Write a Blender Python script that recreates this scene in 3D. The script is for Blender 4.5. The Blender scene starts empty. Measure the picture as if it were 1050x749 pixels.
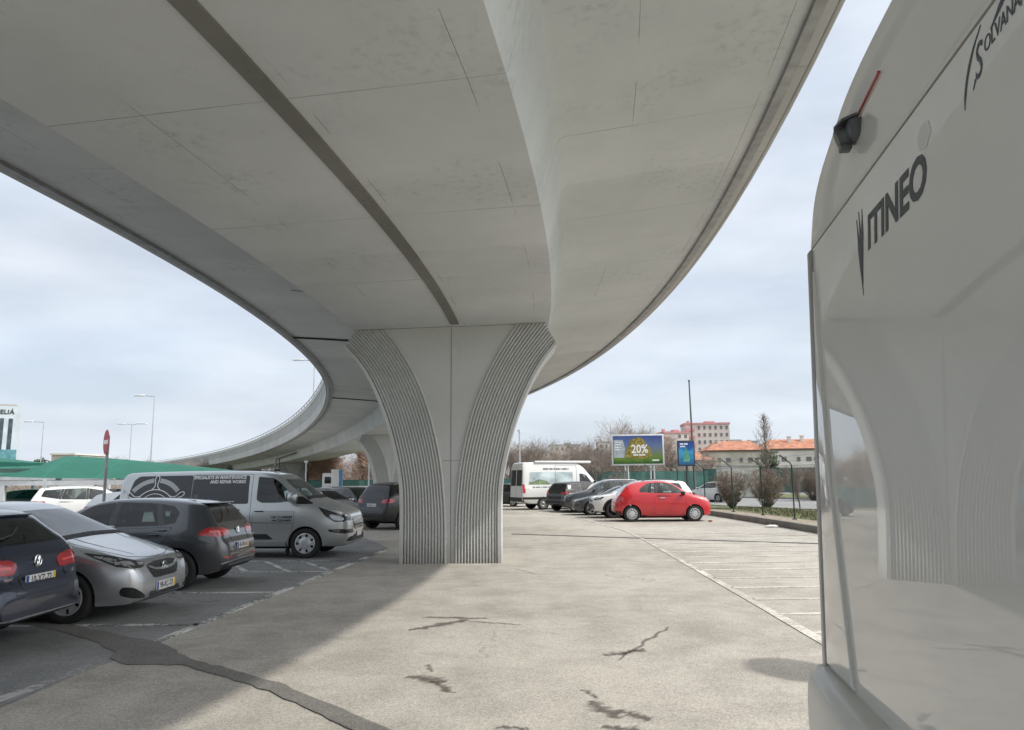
import bpy, bmesh, math, random
from math import sin, cos, pi, radians, sqrt, atan2
from mathutils import Vector, Matrix
from mathutils.bvhtree import BVHTree

SC = bpy.context.scene
COL = SC.collection
R = random.Random(7)

# ------------------------------------------------------------------ camera, light, exposure
cam_d = bpy.data.cameras.new('camera')
cam = bpy.data.objects.new('camera', cam_d); COL.objects.link(cam)
cam.location = (0, 0, 1.65)
cam.rotation_euler = (Matrix.Rotation(radians(.37), 3, 'Z') @ Matrix.Rotation(radians(90 + 8.68), 3, 'X') @ Matrix.Rotation(radians(-.5), 3, 'Z')).to_euler()
cam_d.sensor_width = 36.0; cam_d.lens = 26.4
cam_d.clip_start = 0.05; cam_d.clip_end = 4000
SC.camera = cam

SUN_EL = radians(48.8); SUN_DIR = Vector((0.97, -0.25, 0)).normalized()
sun_vec = Vector((SUN_DIR.x * cos(SUN_EL), SUN_DIR.y * cos(SUN_EL), sin(SUN_EL)))
sd = bpy.data.lights.new('sun', 'SUN'); sd.energy = 1.68; sd.angle = radians(1.3); sd.color = (1.0, .95, .87)
sun = bpy.data.objects.new('sun', sd); COL.objects.link(sun)
sun.rotation_euler = sun_vec.to_track_quat('Z', 'Y').to_euler()

world = bpy.data.worlds.new('World'); SC.world = world; world.use_nodes = True
wn = world.node_tree.nodes; wl = world.node_tree.links; wn.clear()
out = wn.new('ShaderNodeOutputWorld'); bg = wn.new('ShaderNodeBackground')
sky = wn.new('ShaderNodeTexSky'); sky.sky_type = 'NISHITA'; sky.sun_disc = False
sky.sun_elevation = SUN_EL; sky.sun_rotation = atan2(sun_vec.x, sun_vec.y)
sky.air_density = 1.0; sky.dust_density = 1.5; sky.ozone_density = 1.2
tc = wn.new('ShaderNodeTexCoord'); mp = wn.new('ShaderNodeMapping'); mp.inputs['Scale'].default_value = (1.0, 1.0, 3.4)
n1 = wn.new('ShaderNodeTexNoise'); n1.inputs['Scale'].default_value = 2.6; n1.inputs['Detail'].default_value = 7; n1.inputs['Roughness'].default_value = .52
cr = wn.new('ShaderNodeValToRGB'); cr.color_ramp.elements[0].position = .33; cr.color_ramp.elements[1].position = .66
cr.color_ramp.elements[0].color = (.82, .82, .82, 1); cr.color_ramp.elements[1].color = (.99, .99, .99, 1)
n2 = wn.new('ShaderNodeTexNoise'); n2.inputs['Scale'].default_value = 4.1; n2.inputs['Detail'].default_value = 5
cc = wn.new('ShaderNodeValToRGB')
cc.color_ramp.elements[0].position = .3; cc.color_ramp.elements[1].position = .72
cc.color_ramp.elements[0].color = (2.75, 3.05, 3.5, 1); cc.color_ramp.elements[1].color = (3.8, 4.08, 4.45, 1)
mx = wn.new('ShaderNodeMix'); mx.data_type = 'RGBA'
wl.new(tc.outputs['Generated'], mp.inputs['Vector']); wl.new(mp.outputs[0], n1.inputs['Vector']); wl.new(mp.outputs[0], n2.inputs['Vector'])
wl.new(n1.outputs['Fac'], cr.inputs[0]); wl.new(n2.outputs['Fac'], cc.inputs[0])
wl.new(cr.outputs[0], mx.inputs['Factor']); wl.new(sky.outputs[0], mx.inputs['A']); wl.new(cc.outputs[0], mx.inputs['B'])
# the hazy glow of cloud lit round the sun
dp = wn.new('ShaderNodeVectorMath'); dp.operation = 'DOT_PRODUCT'; wl.new(tc.outputs['Generated'], dp.inputs[0]); dp.inputs[1].default_value = sun_vec
gp = wn.new('ShaderNodeMath'); gp.operation = 'MAXIMUM'; gp.inputs[1].default_value = 0; wl.new(dp.outputs['Value'], gp.inputs[0])
gq = wn.new('ShaderNodeMath'); gq.operation = 'POWER'; gq.inputs[1].default_value = 5; wl.new(gp.outputs[0], gq.inputs[0])
gv = wn.new('ShaderNodeVectorMath'); gv.operation = 'SCALE'; gv.inputs[0].default_value = (11, 10.6, 10); wl.new(gq.outputs[0], gv.inputs['Scale'])
ga = wn.new('ShaderNodeVectorMath'); ga.operation = 'ADD'; wl.new(mx.outputs['Result'], ga.inputs[0]); wl.new(gv.outputs[0], ga.inputs[1])
wl.new(ga.outputs[0], bg.inputs['Color']); bg.inputs['Strength'].default_value = 0.115
wl.new(bg.outputs[0], out.inputs[0])

SC.view_settings.view_transform = 'Standard'; SC.view_settings.look = 'None'
SC.view_settings.exposure = 1.0; SC.view_settings.gamma = 1.0; SC.view_settings.use_curve_mapping = False
SC.render.engine = 'CYCLES'
SC.cycles.use_denoising = True
SC.cycles.max_bounces = 6; SC.cycles.diffuse_bounces = 4; SC.cycles.glossy_bounces = 3

# ------------------------------------------------------------------ materials
MATS = {}
def principled(name):
    m = bpy.data.materials.new(name); m.use_nodes = True
    return m, m.node_tree.nodes, m.node_tree.links, m.node_tree.nodes['Principled BSDF']

def mat(name, col=None, rough=.6, metal=0., coat=0., var=.12, vscale=3.0, bump=0., bscale=60., spec=.5, emit=None, coat_rough=.04, dirt=None):
    if name in MATS: return MATS[name]
    m, n, l, b = principled(name)
    b.inputs['Roughness'].default_value = rough; b.inputs['Metallic'].default_value = metal
    b.inputs['Coat Weight'].default_value = coat; b.inputs['Coat Roughness'].default_value = coat_rough
    b.inputs['Specular IOR Level'].default_value = spec
    t = n.new('ShaderNodeTexCoord')
    if var > 0:
        nz = n.new('ShaderNodeTexNoise'); nz.inputs['Scale'].default_value = vscale; nz.inputs['Detail'].default_value = 6
        l.new(t.outputs['Object'], nz.inputs['Vector'])
        r = n.new('ShaderNodeValToRGB')
        r.color_ramp.elements[0].position = .32; r.color_ramp.elements[1].position = .7
        r.color_ramp.elements[0].color = tuple(c * (1 - var) for c in col) + (1,)
        r.color_ramp.elements[1].color = tuple(min(1, c * (1 + var)) for c in col) + (1,)
        l.new(nz.outputs['Fac'], r.inputs[0]); l.new(r.outputs[0], b.inputs['Base Color'])
    else:
        b.inputs['Base Color'].default_value = tuple(col) + (1,)
    if bump > 0:
        nb = n.new('ShaderNodeTexNoise'); nb.inputs['Scale'].default_value = bscale; nb.inputs['Detail'].default_value = 4
        l.new(t.outputs['Object'], nb.inputs['Vector'])
        bp = n.new('ShaderNodeBump'); bp.inputs['Strength'].default_value = bump; bp.inputs['Distance'].default_value = .01
        l.new(nb.outputs['Fac'], bp.inputs['Height']); l.new(bp.outputs[0], b.inputs['Normal'])
    if emit:
        b.inputs['Emission Color'].default_value = tuple(emit[:3]) + (1,); b.inputs['Emission Strength'].default_value = emit[3]
    MATS[name] = m
    return m

def paint(name, col, metal=.3, rough=.32):
    """car paint with a thin film of dust low down and flake variation"""
    if name in MATS: return MATS[name]
    m, n, l, b = principled(name)
    b.inputs['Metallic'].default_value = metal
    b.inputs['Coat Weight'].default_value = 1.0; b.inputs['Coat Roughness'].default_value = .05
    t = n.new('ShaderNodeTexCoord'); sx = n.new('ShaderNodeSeparateXYZ'); l.new(t.outputs['Object'], sx.inputs[0])
    nz = n.new('ShaderNodeTexNoise'); nz.inputs['Scale'].default_value = 5; nz.inputs['Detail'].default_value = 8
    l.new(t.outputs['Object'], nz.inputs['Vector'])
    mr = n.new('ShaderNodeMapRange'); mr.inputs['From Min'].default_value = .75; mr.inputs['From Max'].default_value = .15
    l.new(sx.outputs['Z'], mr.inputs['Value'])
    mu = n.new('ShaderNodeMath'); mu.operation = 'MULTIPLY'; l.new(mr.outputs[0], mu.inputs[0]); l.new(nz.outputs['Fac'], mu.inputs[1])
    mu2 = n.new('ShaderNodeMath'); mu2.operation = 'MULTIPLY'; mu2.inputs[1].default_value = .25; l.new(mu.outputs[0], mu2.inputs[0])
    mx = n.new('ShaderNodeMix'); mx.data_type = 'RGBA'
    mx.inputs['A'].default_value = tuple(col) + (1,); mx.inputs['B'].default_value = (.17, .15, .125, 1)
    l.new(mu2.outputs[0], mx.inputs['Factor']); l.new(mx.outputs['Result'], b.inputs['Base Color'])
    ad = n.new('ShaderNodeMath'); ad.operation = 'ADD'; ad.inputs[1].default_value = rough; l.new(mu2.outputs[0], ad.inputs[0])
    l.new(ad.outputs[0], b.inputs['Roughness'])
    MATS[name] = m
    return m

def concrete(name, c1, c2, joints=False, stains=.5, rib=False):
    if name in MATS: return MATS[name]
    m, n, l, b = principled(name)
    b.inputs['Roughness'].default_value = .85; b.inputs['Specular IOR Level'].default_value = .3
    t = n.new('ShaderNodeTexCoord')
    big = n.new('ShaderNodeTexNoise'); big.inputs['Scale'].default_value = .45; big.inputs['Detail'].default_value = 9; big.inputs['Roughness'].default_value = .62
    fine = n.new('ShaderNodeTexNoise'); fine.inputs['Scale'].default_value = 9; fine.inputs['Detail'].default_value = 8; fine.inputs['Roughness'].default_value = .7
    l.new(t.outputs['Object'], big.inputs['Vector']); l.new(t.outputs['Object'], fine.inputs['Vector'])
    r = n.new('ShaderNodeValToRGB'); r.color_ramp.elements[0].position = .3; r.color_ramp.elements[1].position = .72
    r.color_ramp.elements[0].color = tuple(c1) + (1,); r.color_ramp.elements[1].color = tuple(c2) + (1,)
    l.new(big.outputs['Fac'], r.inputs[0])
    # smudges: thresholded fine noise masked by a medium noise
    med = n.new('ShaderNodeTexNoise'); med.inputs['Scale'].default_value = .8; med.inputs['Detail'].default_value = 5
    l.new(t.outputs['Object'], med.inputs['Vector'])
    r2 = n.new('ShaderNodeValToRGB'); r2.color_ramp.elements[0].position = .50; r2.color_ramp.elements[1].position = .74
    l.new(fine.outputs['Fac'], r2.inputs[0])
    r3 = n.new('ShaderNodeValToRGB'); r3.color_ramp.elements[0].position = .48; r3.color_ramp.elements[1].position = .62
    l.new(med.outputs['Fac'], r3.inputs[0])
    mu = n.new('ShaderNodeMath'); mu.operation = 'MULTIPLY'; l.new(r2.outputs[0], mu.inputs[0]); l.new(r3.outputs[0], mu.inputs[1])
    ms = n.new('ShaderNodeMath'); ms.operation = 'MULTIPLY'; ms.inputs[1].default_value = stains; l.new(mu.outputs[0], ms.inputs[0])
    mx = n.new('ShaderNodeMix'); mx.data_type = 'RGBA'; l.new(ms.outputs[0], mx.inputs['Factor']); l.new(r.outputs[0], mx.inputs['A'])
    mx.inputs['B'].default_value = tuple(c * .66 for c in c1) + (1,)
    last = mx.outputs['Result']
    if joints:
        uv = n.new('ShaderNodeUVMap'); sp = n.new('ShaderNodeSeparateXYZ'); l.new(uv.outputs[0], sp.inputs[0])
        def lines(sock, period, width, wob):
            a = n.new('ShaderNodeMath'); a.operation = 'ADD'; l.new(sock, a.inputs[0])
            wv = n.new('ShaderNodeMath'); wv.operation = 'MULTIPLY'; wv.inputs[1].default_value = wob; l.new(fine.outputs['Fac'], wv.inputs[0]); l.new(wv.outputs[0], a.inputs[1])
            d = n.new('ShaderNodeMath'); d.operation = 'PINGPONG'; d.inputs[1].default_value = period / 2; l.new(a.outputs[0], d.inputs[0])
            c = n.new('ShaderNodeMath'); c.operation = 'LESS_THAN'; c.inputs[1].default_value = width; l.new(d.outputs[0], c.inputs[0])
            return c.outputs[0]
        ja = lines(sp.outputs['X'], 2.9, .006, .02); jb = lines(sp.outputs['Y'], 1.45, .003, .008)
        jm = n.new('ShaderNodeMath'); jm.operation = 'MULTIPLY'; l.new(jb, jm.inputs[0])
        r4 = n.new('ShaderNodeValToRGB'); r4.color_ramp.elements[0].position = .5; r4.color_ramp.elements[1].position = .56; l.new(med.outputs['Fac'], r4.inputs[0]); l.new(r4.outputs[0], jm.inputs[1])
        ra = n.new('ShaderNodeValToRGB'); ra.color_ramp.elements[0].position = .36; ra.color_ramp.elements[1].position = .62; l.new(big.outputs['Fac'], ra.inputs[0])
        ja2 = n.new('ShaderNodeMath'); ja2.operation = 'MULTIPLY'; l.new(ja, ja2.inputs[0]); l.new(ra.outputs[0], ja2.inputs[1])
        mxx = n.new('ShaderNodeMath'); mxx.operation = 'MAXIMUM'; l.new(ja2.outputs[0], mxx.inputs[0]); l.new(jm.outputs[0], mxx.inputs[1])
        # board/panel tint: each formwork panel a touch different
        fl = n.new('ShaderNodeMath'); fl.operation = 'DIVIDE'; fl.inputs[1].default_value = 2.9; l.new(sp.outputs['X'], fl.inputs[0])
        fr = n.new('ShaderNodeMath'); fr.operation = 'ROUND'; l.new(fl.outputs[0], fr.inputs[0])
        wn_ = n.new('ShaderNodeTexWhiteNoise'); wn_.noise_dimensions = '1D'; l.new(fr.outputs[0], wn_.inputs['W'])
        tm = n.new('ShaderNodeMapRange'); tm.inputs['To Min'].default_value = .94; tm.inputs['To Max'].default_value = 1.05; l.new(wn_.outputs['Value'], tm.inputs['Value'])
        vm = n.new('ShaderNodeVectorMath'); vm.operation = 'SCALE'; l.new(last, vm.inputs[0]); l.new(tm.outputs[0], vm.inputs['Scale'])
        mj = n.new('ShaderNodeMix'); mj.data_type = 'RGBA'; l.new(mxx.outputs[0], mj.inputs['Factor']); l.new(vm.outputs[0], mj.inputs['A'])
        mj.inputs['B'].default_value = tuple(c * .35 for c in c1) + (1,)
        last = mj.outputs['Result']
    if rib:                                                           # splashed dirt on the lowest half metre, with a ragged upper edge
        sz = n.new('ShaderNodeSeparateXYZ'); l.new(t.outputs['Object'], sz.inputs[0])
        dz = n.new('ShaderNodeMath'); dz.operation = 'MULTIPLY_ADD'; dz.inputs[1].default_value = .9; l.new(fine.outputs['Fac'], dz.inputs[0]); l.new(sz.outputs['Z'], dz.inputs[2])
        dr = n.new('ShaderNodeMapRange'); dr.inputs['From Min'].default_value = .95; dr.inputs['From Max'].default_value = .42; dr.inputs['To Max'].default_value = .5; l.new(dz.outputs[0], dr.inputs['Value'])
        dm = n.new('ShaderNodeMix'); dm.data_type = 'RGBA'; l.new(dr.outputs[0], dm.inputs['Factor']); l.new(last, dm.inputs['A']); dm.inputs['B'].default_value = (.24, .215, .18, 1); last = dm.outputs['Result']
    l.new(last, b.inputs['Base Color'])
    bp = n.new('ShaderNodeBump'); bp.inputs['Strength'].default_value = .25; bp.inputs['Distance'].default_value = .01
    l.new(fine.outputs['Fac'], bp.inputs['Height']); l.new(bp.outputs[0], b.inputs['Normal'])
    MATS[name] = m
    return m

def asphalt(name, c_lo, c_hi, speck=.35, tint=None):
    if name in MATS: return MATS[name]
    m, n, l, b = principled(name)
    b.inputs['Roughness'].default_value = .88; b.inputs['Specular IOR Level'].default_value = .35
    t = n.new('ShaderNodeTexCoord'); g = t.outputs['Object']
    def nz(s, d=6, r=.6):
        x = n.new('ShaderNodeTexNoise'); x.inputs['Scale'].default_value = s; x.inputs['Detail'].default_value = d; x.inputs['Roughness'].default_value = r
        l.new(g, x.inputs['Vector']); return x
    big = nz(.22, 7, .6); med = nz(1.7, 8, .65); fine = nz(75, 3, .7)
    ad = n.new('ShaderNodeMath'); ad.operation = 'MULTIPLY_ADD'; l.new(med.outputs['Fac'], ad.inputs[0]); ad.inputs[1].default_value = .8; l.new(big.outputs['Fac'], ad.inputs[2])
    r = n.new('ShaderNodeValToRGB'); r.color_ramp.elements[0].position = .70; r.color_ramp.elements[1].position = 1.08
    r.color_ramp.elements[0].color = tuple(c_lo) + (1,); r.color_ramp.elements[1].color = tuple(c_hi) + (1,)
    l.new(ad.outputs[0], r.inputs[0])
    # aggregate specks
    vo = n.new('ShaderNodeTexVoronoi'); vo.inputs['Scale'].default_value = 95; l.new(g, vo.inputs['Vector'])
    sepc = n.new('ShaderNodeSeparateColor'); l.new(vo.outputs['Color'], sepc.inputs[0])
    mr = n.new('ShaderNodeMapRange'); mr.inputs['To Min'].default_value = 1 - speck; mr.inputs['To Max'].default_value = 1 + speck
    l.new(sepc.outputs[0], mr.inputs['Value'])
    vm = n.new('ShaderNodeVectorMath'); vm.operation = 'SCALE'; l.new(r.outputs[0], vm.inputs[0]); l.new(mr.outputs[0], vm.inputs['Scale'])
    # fine grit
    mr2 = n.new('ShaderNodeMapRange'); mr2.inputs['From Min'].default_value = .3; mr2.inputs['From Max'].default_value = .7
    mr2.inputs['To Min'].default_value = .86; mr2.inputs['To Max'].default_value = 1.14; l.new(fine.outputs['Fac'], mr2.inputs['Value'])
    vm2 = n.new('ShaderNodeVectorMath'); vm2.operation = 'SCALE'; l.new(vm.outputs[0], vm2.inputs[0]); l.new(mr2.outputs[0], vm2.inputs['Scale'])
    # faint blotches and hairline cracks
    v2 = n.new('ShaderNodeTexVoronoi'); v2.feature = 'DISTANCE_TO_EDGE'; v2.inputs['Scale'].default_value = .33
    wrp = n.new('ShaderNodeVectorMath'); wrp.operation = 'MULTIPLY_ADD'; l.new(med.outputs['Color'], wrp.inputs[0]); wrp.inputs[1].default_value = (.9, .9, .9); l.new(g, wrp.inputs[2])
    l.new(wrp.outputs[0], v2.inputs['Vector'])
    lt = n.new('ShaderNodeMath'); lt.operation = 'LESS_THAN'; lt.inputs[1].default_value = .004; l.new(v2.outputs['Distance'], lt.inputs[0])
    rm = n.new('ShaderNodeValToRGB'); rm.color_ramp.elements[0].position = .52; rm.color_ramp.elements[1].position = .58; l.new(big.outputs['Fac'], rm.inputs[0])
    mc = n.new('ShaderNodeMath'); mc.operation = 'MULTIPLY'; l.new(lt.outputs[0], mc.inputs[0]); l.new(rm.outputs[0], mc.inputs[1])
    mc2 = n.new('ShaderNodeMath'); mc2.operation = 'MULTIPLY'; mc2.inputs[1].default_value = .45; l.new(mc.outputs[0], mc2.inputs[0])
    mx = n.new('ShaderNodeMix'); mx.data_type = 'RGBA'; l.new(mc2.outputs[0], mx.inputs['Factor']); l.new(vm2.outputs[0], mx.inputs['A']); mx.inputs['B'].default_value = tuple(c * .3 for c in c_lo) + (1,)
    l.new(mx.outputs['Result'], b.inputs['Base Color'])
    bp = n.new('ShaderNodeBump'); bp.inputs['Strength'].default_value = .5; bp.inputs['Distance'].default_value = .006
    l.new(sepc.outputs[1], bp.inputs['Height']); l.new(bp.outputs[0], b.inputs['Normal'])
    MATS[name] = m
    return m

def worn_paint(name, col, wear=.5, under=(.2, .19, .17)):
    if name in MATS: return MATS[name]
    m, n, l, b = principled(name); b.inputs['Roughness'].default_value = .8
    t = n.new('ShaderNodeTexCoord')
    a = n.new('ShaderNodeTexNoise'); a.inputs['Scale'].default_value = 14; a.inputs['Detail'].default_value = 9; a.inputs['Roughness'].default_value = .75
    c = n.new('ShaderNodeTexNoise'); c.inputs['Scale'].default_value = 1.4; c.inputs['Detail'].default_value = 3
    l.new(t.outputs['Object'], a.inputs['Vector']); l.new(t.outputs['Object'], c.inputs['Vector'])
    ad = n.new('ShaderNodeMath'); ad.operation = 'MULTIPLY_ADD'; ad.inputs[1].default_value = .6; l.new(c.outputs['Fac'], ad.inputs[0]); l.new(a.outputs['Fac'], ad.inputs[2])
    r = n.new('ShaderNodeValToRGB'); r.color_ramp.elements[0].position = .95 - .3 * wear - .06; r.color_ramp.elements[1].position = .95 - .3 * wear + .06
    l.new(ad.outputs[0], r.inputs[0])
    mx = n.new('ShaderNodeMix'); mx.data_type = 'RGBA'; l.new(r.outputs[0], mx.inputs['Factor'])
    mx.inputs['A'].default_value = tuple(col) + (1,); mx.inputs['B'].default_value = tuple(under) + (1,)
    l.new(mx.outputs['Result'], b.inputs['Base Color'])
    MATS[name] = m
    return m

# ------------------------------------------------------------------ object helpers
def tag(o, label=None, cat=None, group=None, kind=None):
    if label: o['label'] = label
    if cat: o['category'] = cat
    if group: o['group'] = group
    if kind: o['kind'] = kind
    return o
def empty(name, loc=(0, 0, 0), rz=0., label=None, cat=None, group=None):
    o = bpy.data.objects.new(name, None); COL.objects.link(o)
    o.location = loc; o.rotation_euler = (0, 0, rz); o.empty_display_size = .3
    return tag(o, label, cat, group)
def link(name, me, mats, parent=None):
    o = bpy.data.objects.new(name, me); COL.objects.link(o)
    if mats is not None:
        if not isinstance(mats, (list, tuple)): mats = [mats]
        for m in mats: me.materials.append(m)
    if parent: o.parent = parent
    return o
def copy_tree(o, parent=None):
    c = o.copy(); COL.objects.link(c)
    if parent: c.parent = parent
    for ch in o.children: copy_tree(ch, c)
    return c

def chaikin(p, it=2, closed=False):
    p = [Vector(q) for q in p]
    for _ in range(it):
        q = []
        m = len(p)
        if closed:
            for i in range(m):
                a, b = p[i], p[(i + 1) % m]; q += [a.lerp(b, .22), a.lerp(b, .78)]
        else:
            q = [p[0]]
            for i in range(m - 1):
                a, b = p[i], p[i + 1]
                if i > 0: q.append(a.lerp(b, .25))
                if i < m - 2: q.append(a.lerp(b, .75))
            q.append(p[-1])
        p = q
    return p
def rounded(p, r=.06, seg=3):
    """closed polygon with its corners rounded off by a small radius"""
    p = [Vector(q) for q in p]; m = len(p); q = []
    for i in range(m):
        a, b, c = p[i - 1], p[i], p[(i + 1) % m]; u, v = a - b, c - b
        d = min(r, u.length * .4, v.length * .4); s_, e = b + u.normalized() * d, b + v.normalized() * d
        for k in range(seg + 1):
            t = k / seg; q.append(s_.lerp(b, t).lerp(b.lerp(e, t), t))
    return q
def pl(p, x):
    if x <= p[0][0]: return p[0][1]
    for i in range(1, len(p)):
        if x <= p[i][0]:
            a, b = p[i - 1], p[i]
            d = b[0] - a[0]
            return a[1] + (b[1] - a[1]) * ((x - a[0]) / d if d > 1e-9 else 1)
    return p[-1][1]
def lerp(a, b, t): return a + (b - a) * t
def clamp(x, a=0., b=1.): return max(a, min(b, x))

class MB:
    def __init__(s): s.bm = bmesh.new()
    def face(s, pts, mi=0):
        f = s.bm.faces.new([s.bm.verts.new(Vector(p)) for p in pts]); f.material_index = mi; return f
    def box(s, c, size, rz=0., mi=0, bevel=0., mtx=None):
        bm2 = bmesh.new(); bmesh.ops.create_cube(bm2, size=1)
        bmesh.ops.scale(bm2, vec=Vector(size), verts=bm2.verts)
        if bevel > 0: bmesh.ops.bevel(bm2, geom=bm2.edges[:], offset=bevel, segments=2, affect='EDGES', profile=.5)
        M = Matrix.Translation(Vector(c)) @ Matrix.Rotation(rz, 4, 'Z')
        if mtx is not None: M = mtx @ M
        s.merge(bm2, M, mi)
    def merge(s, bm2, M=None, mi=0):
        if M is not None: bmesh.ops.transform(bm2, matrix=M, verts=bm2.verts)
        mp = {v: s.bm.verts.new(v.co) for v in bm2.verts}
        for f in bm2.faces:
            nf = s.bm.faces.new([mp[v] for v in f.verts]); nf.material_index = mi
        bm2.free()
    def cyl(s, a, b, r1, r2=None, n=12, mi=0, caps=True):
        a, b = Vector(a), Vector(b); r2 = r1 if r2 is None else r2
        d = (b - a).normalized(); u = d.orthogonal().normalized(); w = d.cross(u)
        A = [s.bm.verts.new(a + (u * cos(2 * pi * i / n) + w * sin(2 * pi * i / n)) * r1) for i in range(n)]
        B = [s.bm.verts.new(b + (u * cos(2 * pi * i / n) + w * sin(2 * pi * i / n)) * r2) for i in range(n)]
        for i in range(n):
            f = s.bm.faces.new((A[i], A[(i + 1) % n], B[(i + 1) % n], B[i])); f.material_index = mi
        if caps:
            for f in (s.bm.faces.new(A[::-1]), s.bm.faces.new(B)): f.material_index = mi
    def tube(s, pts, r, n=8, mi=0):
        pts = [Vector(p) for p in pts]; rings = []
        for i, p in enumerate(pts):
            d = (pts[min(i + 1, len(pts) - 1)] - pts[max(i - 1, 0)]).normalized()
            up = Vector((0, 0, 1)) if abs(d.z) < .95 else Vector((0, 1, 0))
            u = d.cross(up).normalized(); w = u.cross(d)
            rr = r[i] if isinstance(r, (list, tuple)) else r
            rings.append([s.bm.verts.new(p + (u * cos(2 * pi * k / n) + w * sin(2 * pi * k / n)) * rr) for k in range(n)])
        for A, B in zip(rings, rings[1:]):
            for k in range(n):
                f = s.bm.faces.new((A[k], A[(k + 1) % n], B[(k + 1) % n], B[k])); f.material_index = mi
        for f in (s.bm.faces.new(rings[0][::-1]), s.bm.faces.new(rings[-1])): f.material_index = mi
    def prism(s, poly, vec, mi=0):
        vec = Vector(vec); A = [s.bm.verts.new(Vector(p)) for p in poly]; B = [s.bm.verts.new(Vector(p) + vec) for p in poly]
        n = len(A)
        for f in [s.bm.faces.new(A[::-1]), s.bm.faces.new(B)] + [s.bm.faces.new((A[i], A[(i + 1) % n], B[(i + 1) % n], B[i])) for i in range(n)]:
            f.material_index = mi
    def lathe(s, prof, n=32, axis='Y', mi=None, center=(0, 0, 0)):
        """prof: [(r, t, mi)] closed loops allowed; axis along which t runs"""
        c = Vector(center); rings = []
        for q in prof:
            r_, t_ = q[0], q[1]; ring = []
            for k in range(n):
                a = 2 * pi * k / n
                v = Vector((r_ * cos(a), t_, r_ * sin(a))) if axis == 'Y' else Vector((r_ * cos(a), r_ * sin(a), t_))
                ring.append(s.bm.verts.new(c + v))
            rings.append(ring)
        for j in range(len(rings) - 1):
            for k in range(n):
                f = s.bm.faces.new((rings[j][k], rings[j][(k + 1) % n], rings[j + 1][(k + 1) % n], rings[j + 1][k]))
                f.material_index = (prof[j][2] if len(prof[j]) > 2 else 0) if mi is None else mi
    def build(s, name, mats, parent=None, smooth=None, recalc=True):
        if recalc: bmesh.ops.recalc_face_normals(s.bm, faces=s.bm.faces)
        me = bpy.data.meshes.new(name); s.bm.to_mesh(me); s.bm.free()
        if smooth is not None:
            for p in me.polygons: p.use_smooth = True
            me.set_sharp_from_angle(angle=radians(smooth))
        return link(name, me, mats, parent)

def text_mesh(body, size=1., align='CENTER', shear=0., offset=0., spacing=1., bold=False, extrude=.002):
    cu = bpy.data.curves.new('text', 'FONT'); cu.body = body; cu.size = size; cu.align_x = align; cu.align_y = 'CENTER'
    cu.shear = shear; cu.offset = offset; cu.space_character = spacing; cu.extrude = extrude; cu.resolution_u = 3
    o = bpy.data.objects.new('text', cu); COL.objects.link(o)
    dg = bpy.context.evaluated_depsgraph_get(); dg.update()
    me = bpy.data.meshes.new_from_object(o.evaluated_get(dg))
    bpy.data.objects.remove(o); bpy.data.curves.remove(cu)
    return me
def text_obj(name, body, mtx, m, parent=None, sx=1., **k):
    me = text_mesh(body, **k); me.transform(mtx @ Matrix.Diagonal((sx, 1, 1, 1)))
    me.materials.clear()
    return link(name, me, m, parent)
def frame(o, u, v):
    """matrix whose local x is u, y is v, z is u x v, origin o"""
    u = Vector(u).normalized(); v = Vector(v); w = u.cross(v).normalized(); v = w.cross(u)
    M = Matrix((u, v, w)).transposed().to_4x4(); M.translation = Vector(o); return M

# ================================================================== SETTING: ground, roads, markings
M_tan = asphalt('tan_asphalt', (.278, .257, .226), (.405, .379, .338), .26)  # tan surface of the whole lane, its own colour
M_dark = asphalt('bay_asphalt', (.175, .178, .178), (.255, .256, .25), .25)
M_patch = asphalt('trench_asphalt', (.125, .12, .112), (.18, .172, .16), .3)
M_road = asphalt('road_asphalt', (.20, .20, .20), (.27, .27, .265), .2)
M_right = asphalt('right_bay_asphalt', (.24, .225, .20), (.33, .315, .285), .3)
M_line = worn_paint('road_paint', (.62, .62, .59), .45, (.13, .13, .125))
M_line_old = worn_paint('faded_paint', (.56, .54, .49), .55, (.36, .335, .295))
M_soil = mat('gravel_soil', (.27, .23, .175), .95, var=.35, vscale=6, bump=.6, bscale=40)
M_grass = mat('verge_turf', (.12, .135, .05), .95, var=.45, vscale=2.5, bump=.8, bscale=50)
M_earth = mat('far_ground', (.17, .17, .12), .95, var=.35, vscale=.15)

def sheet(name, poly, z, m, kind='structure', thick=0):
    mb = MB()
    mb.face([(x, y, z) for x, y in poly])
    o = mb.build(name, m, recalc=False)
    if o.data.polygons[0].normal.z < 0: o.data.flip_normals()
    return tag(o, kind=kind)

sheet('ground', [(-900, -300), (900, -300), (900, 1500), (-900, 1500)], -.03, M_earth)
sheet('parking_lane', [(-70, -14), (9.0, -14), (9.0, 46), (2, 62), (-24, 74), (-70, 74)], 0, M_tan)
sheet('left_bay_surface', [(-70, -14), (-4.05, -14), (-3.86, 8.0), (-3.28, 18.1), (-3.2, 19), (-8, 32), (-22, 52), (-70, 60)], .004, M_dark)

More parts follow.
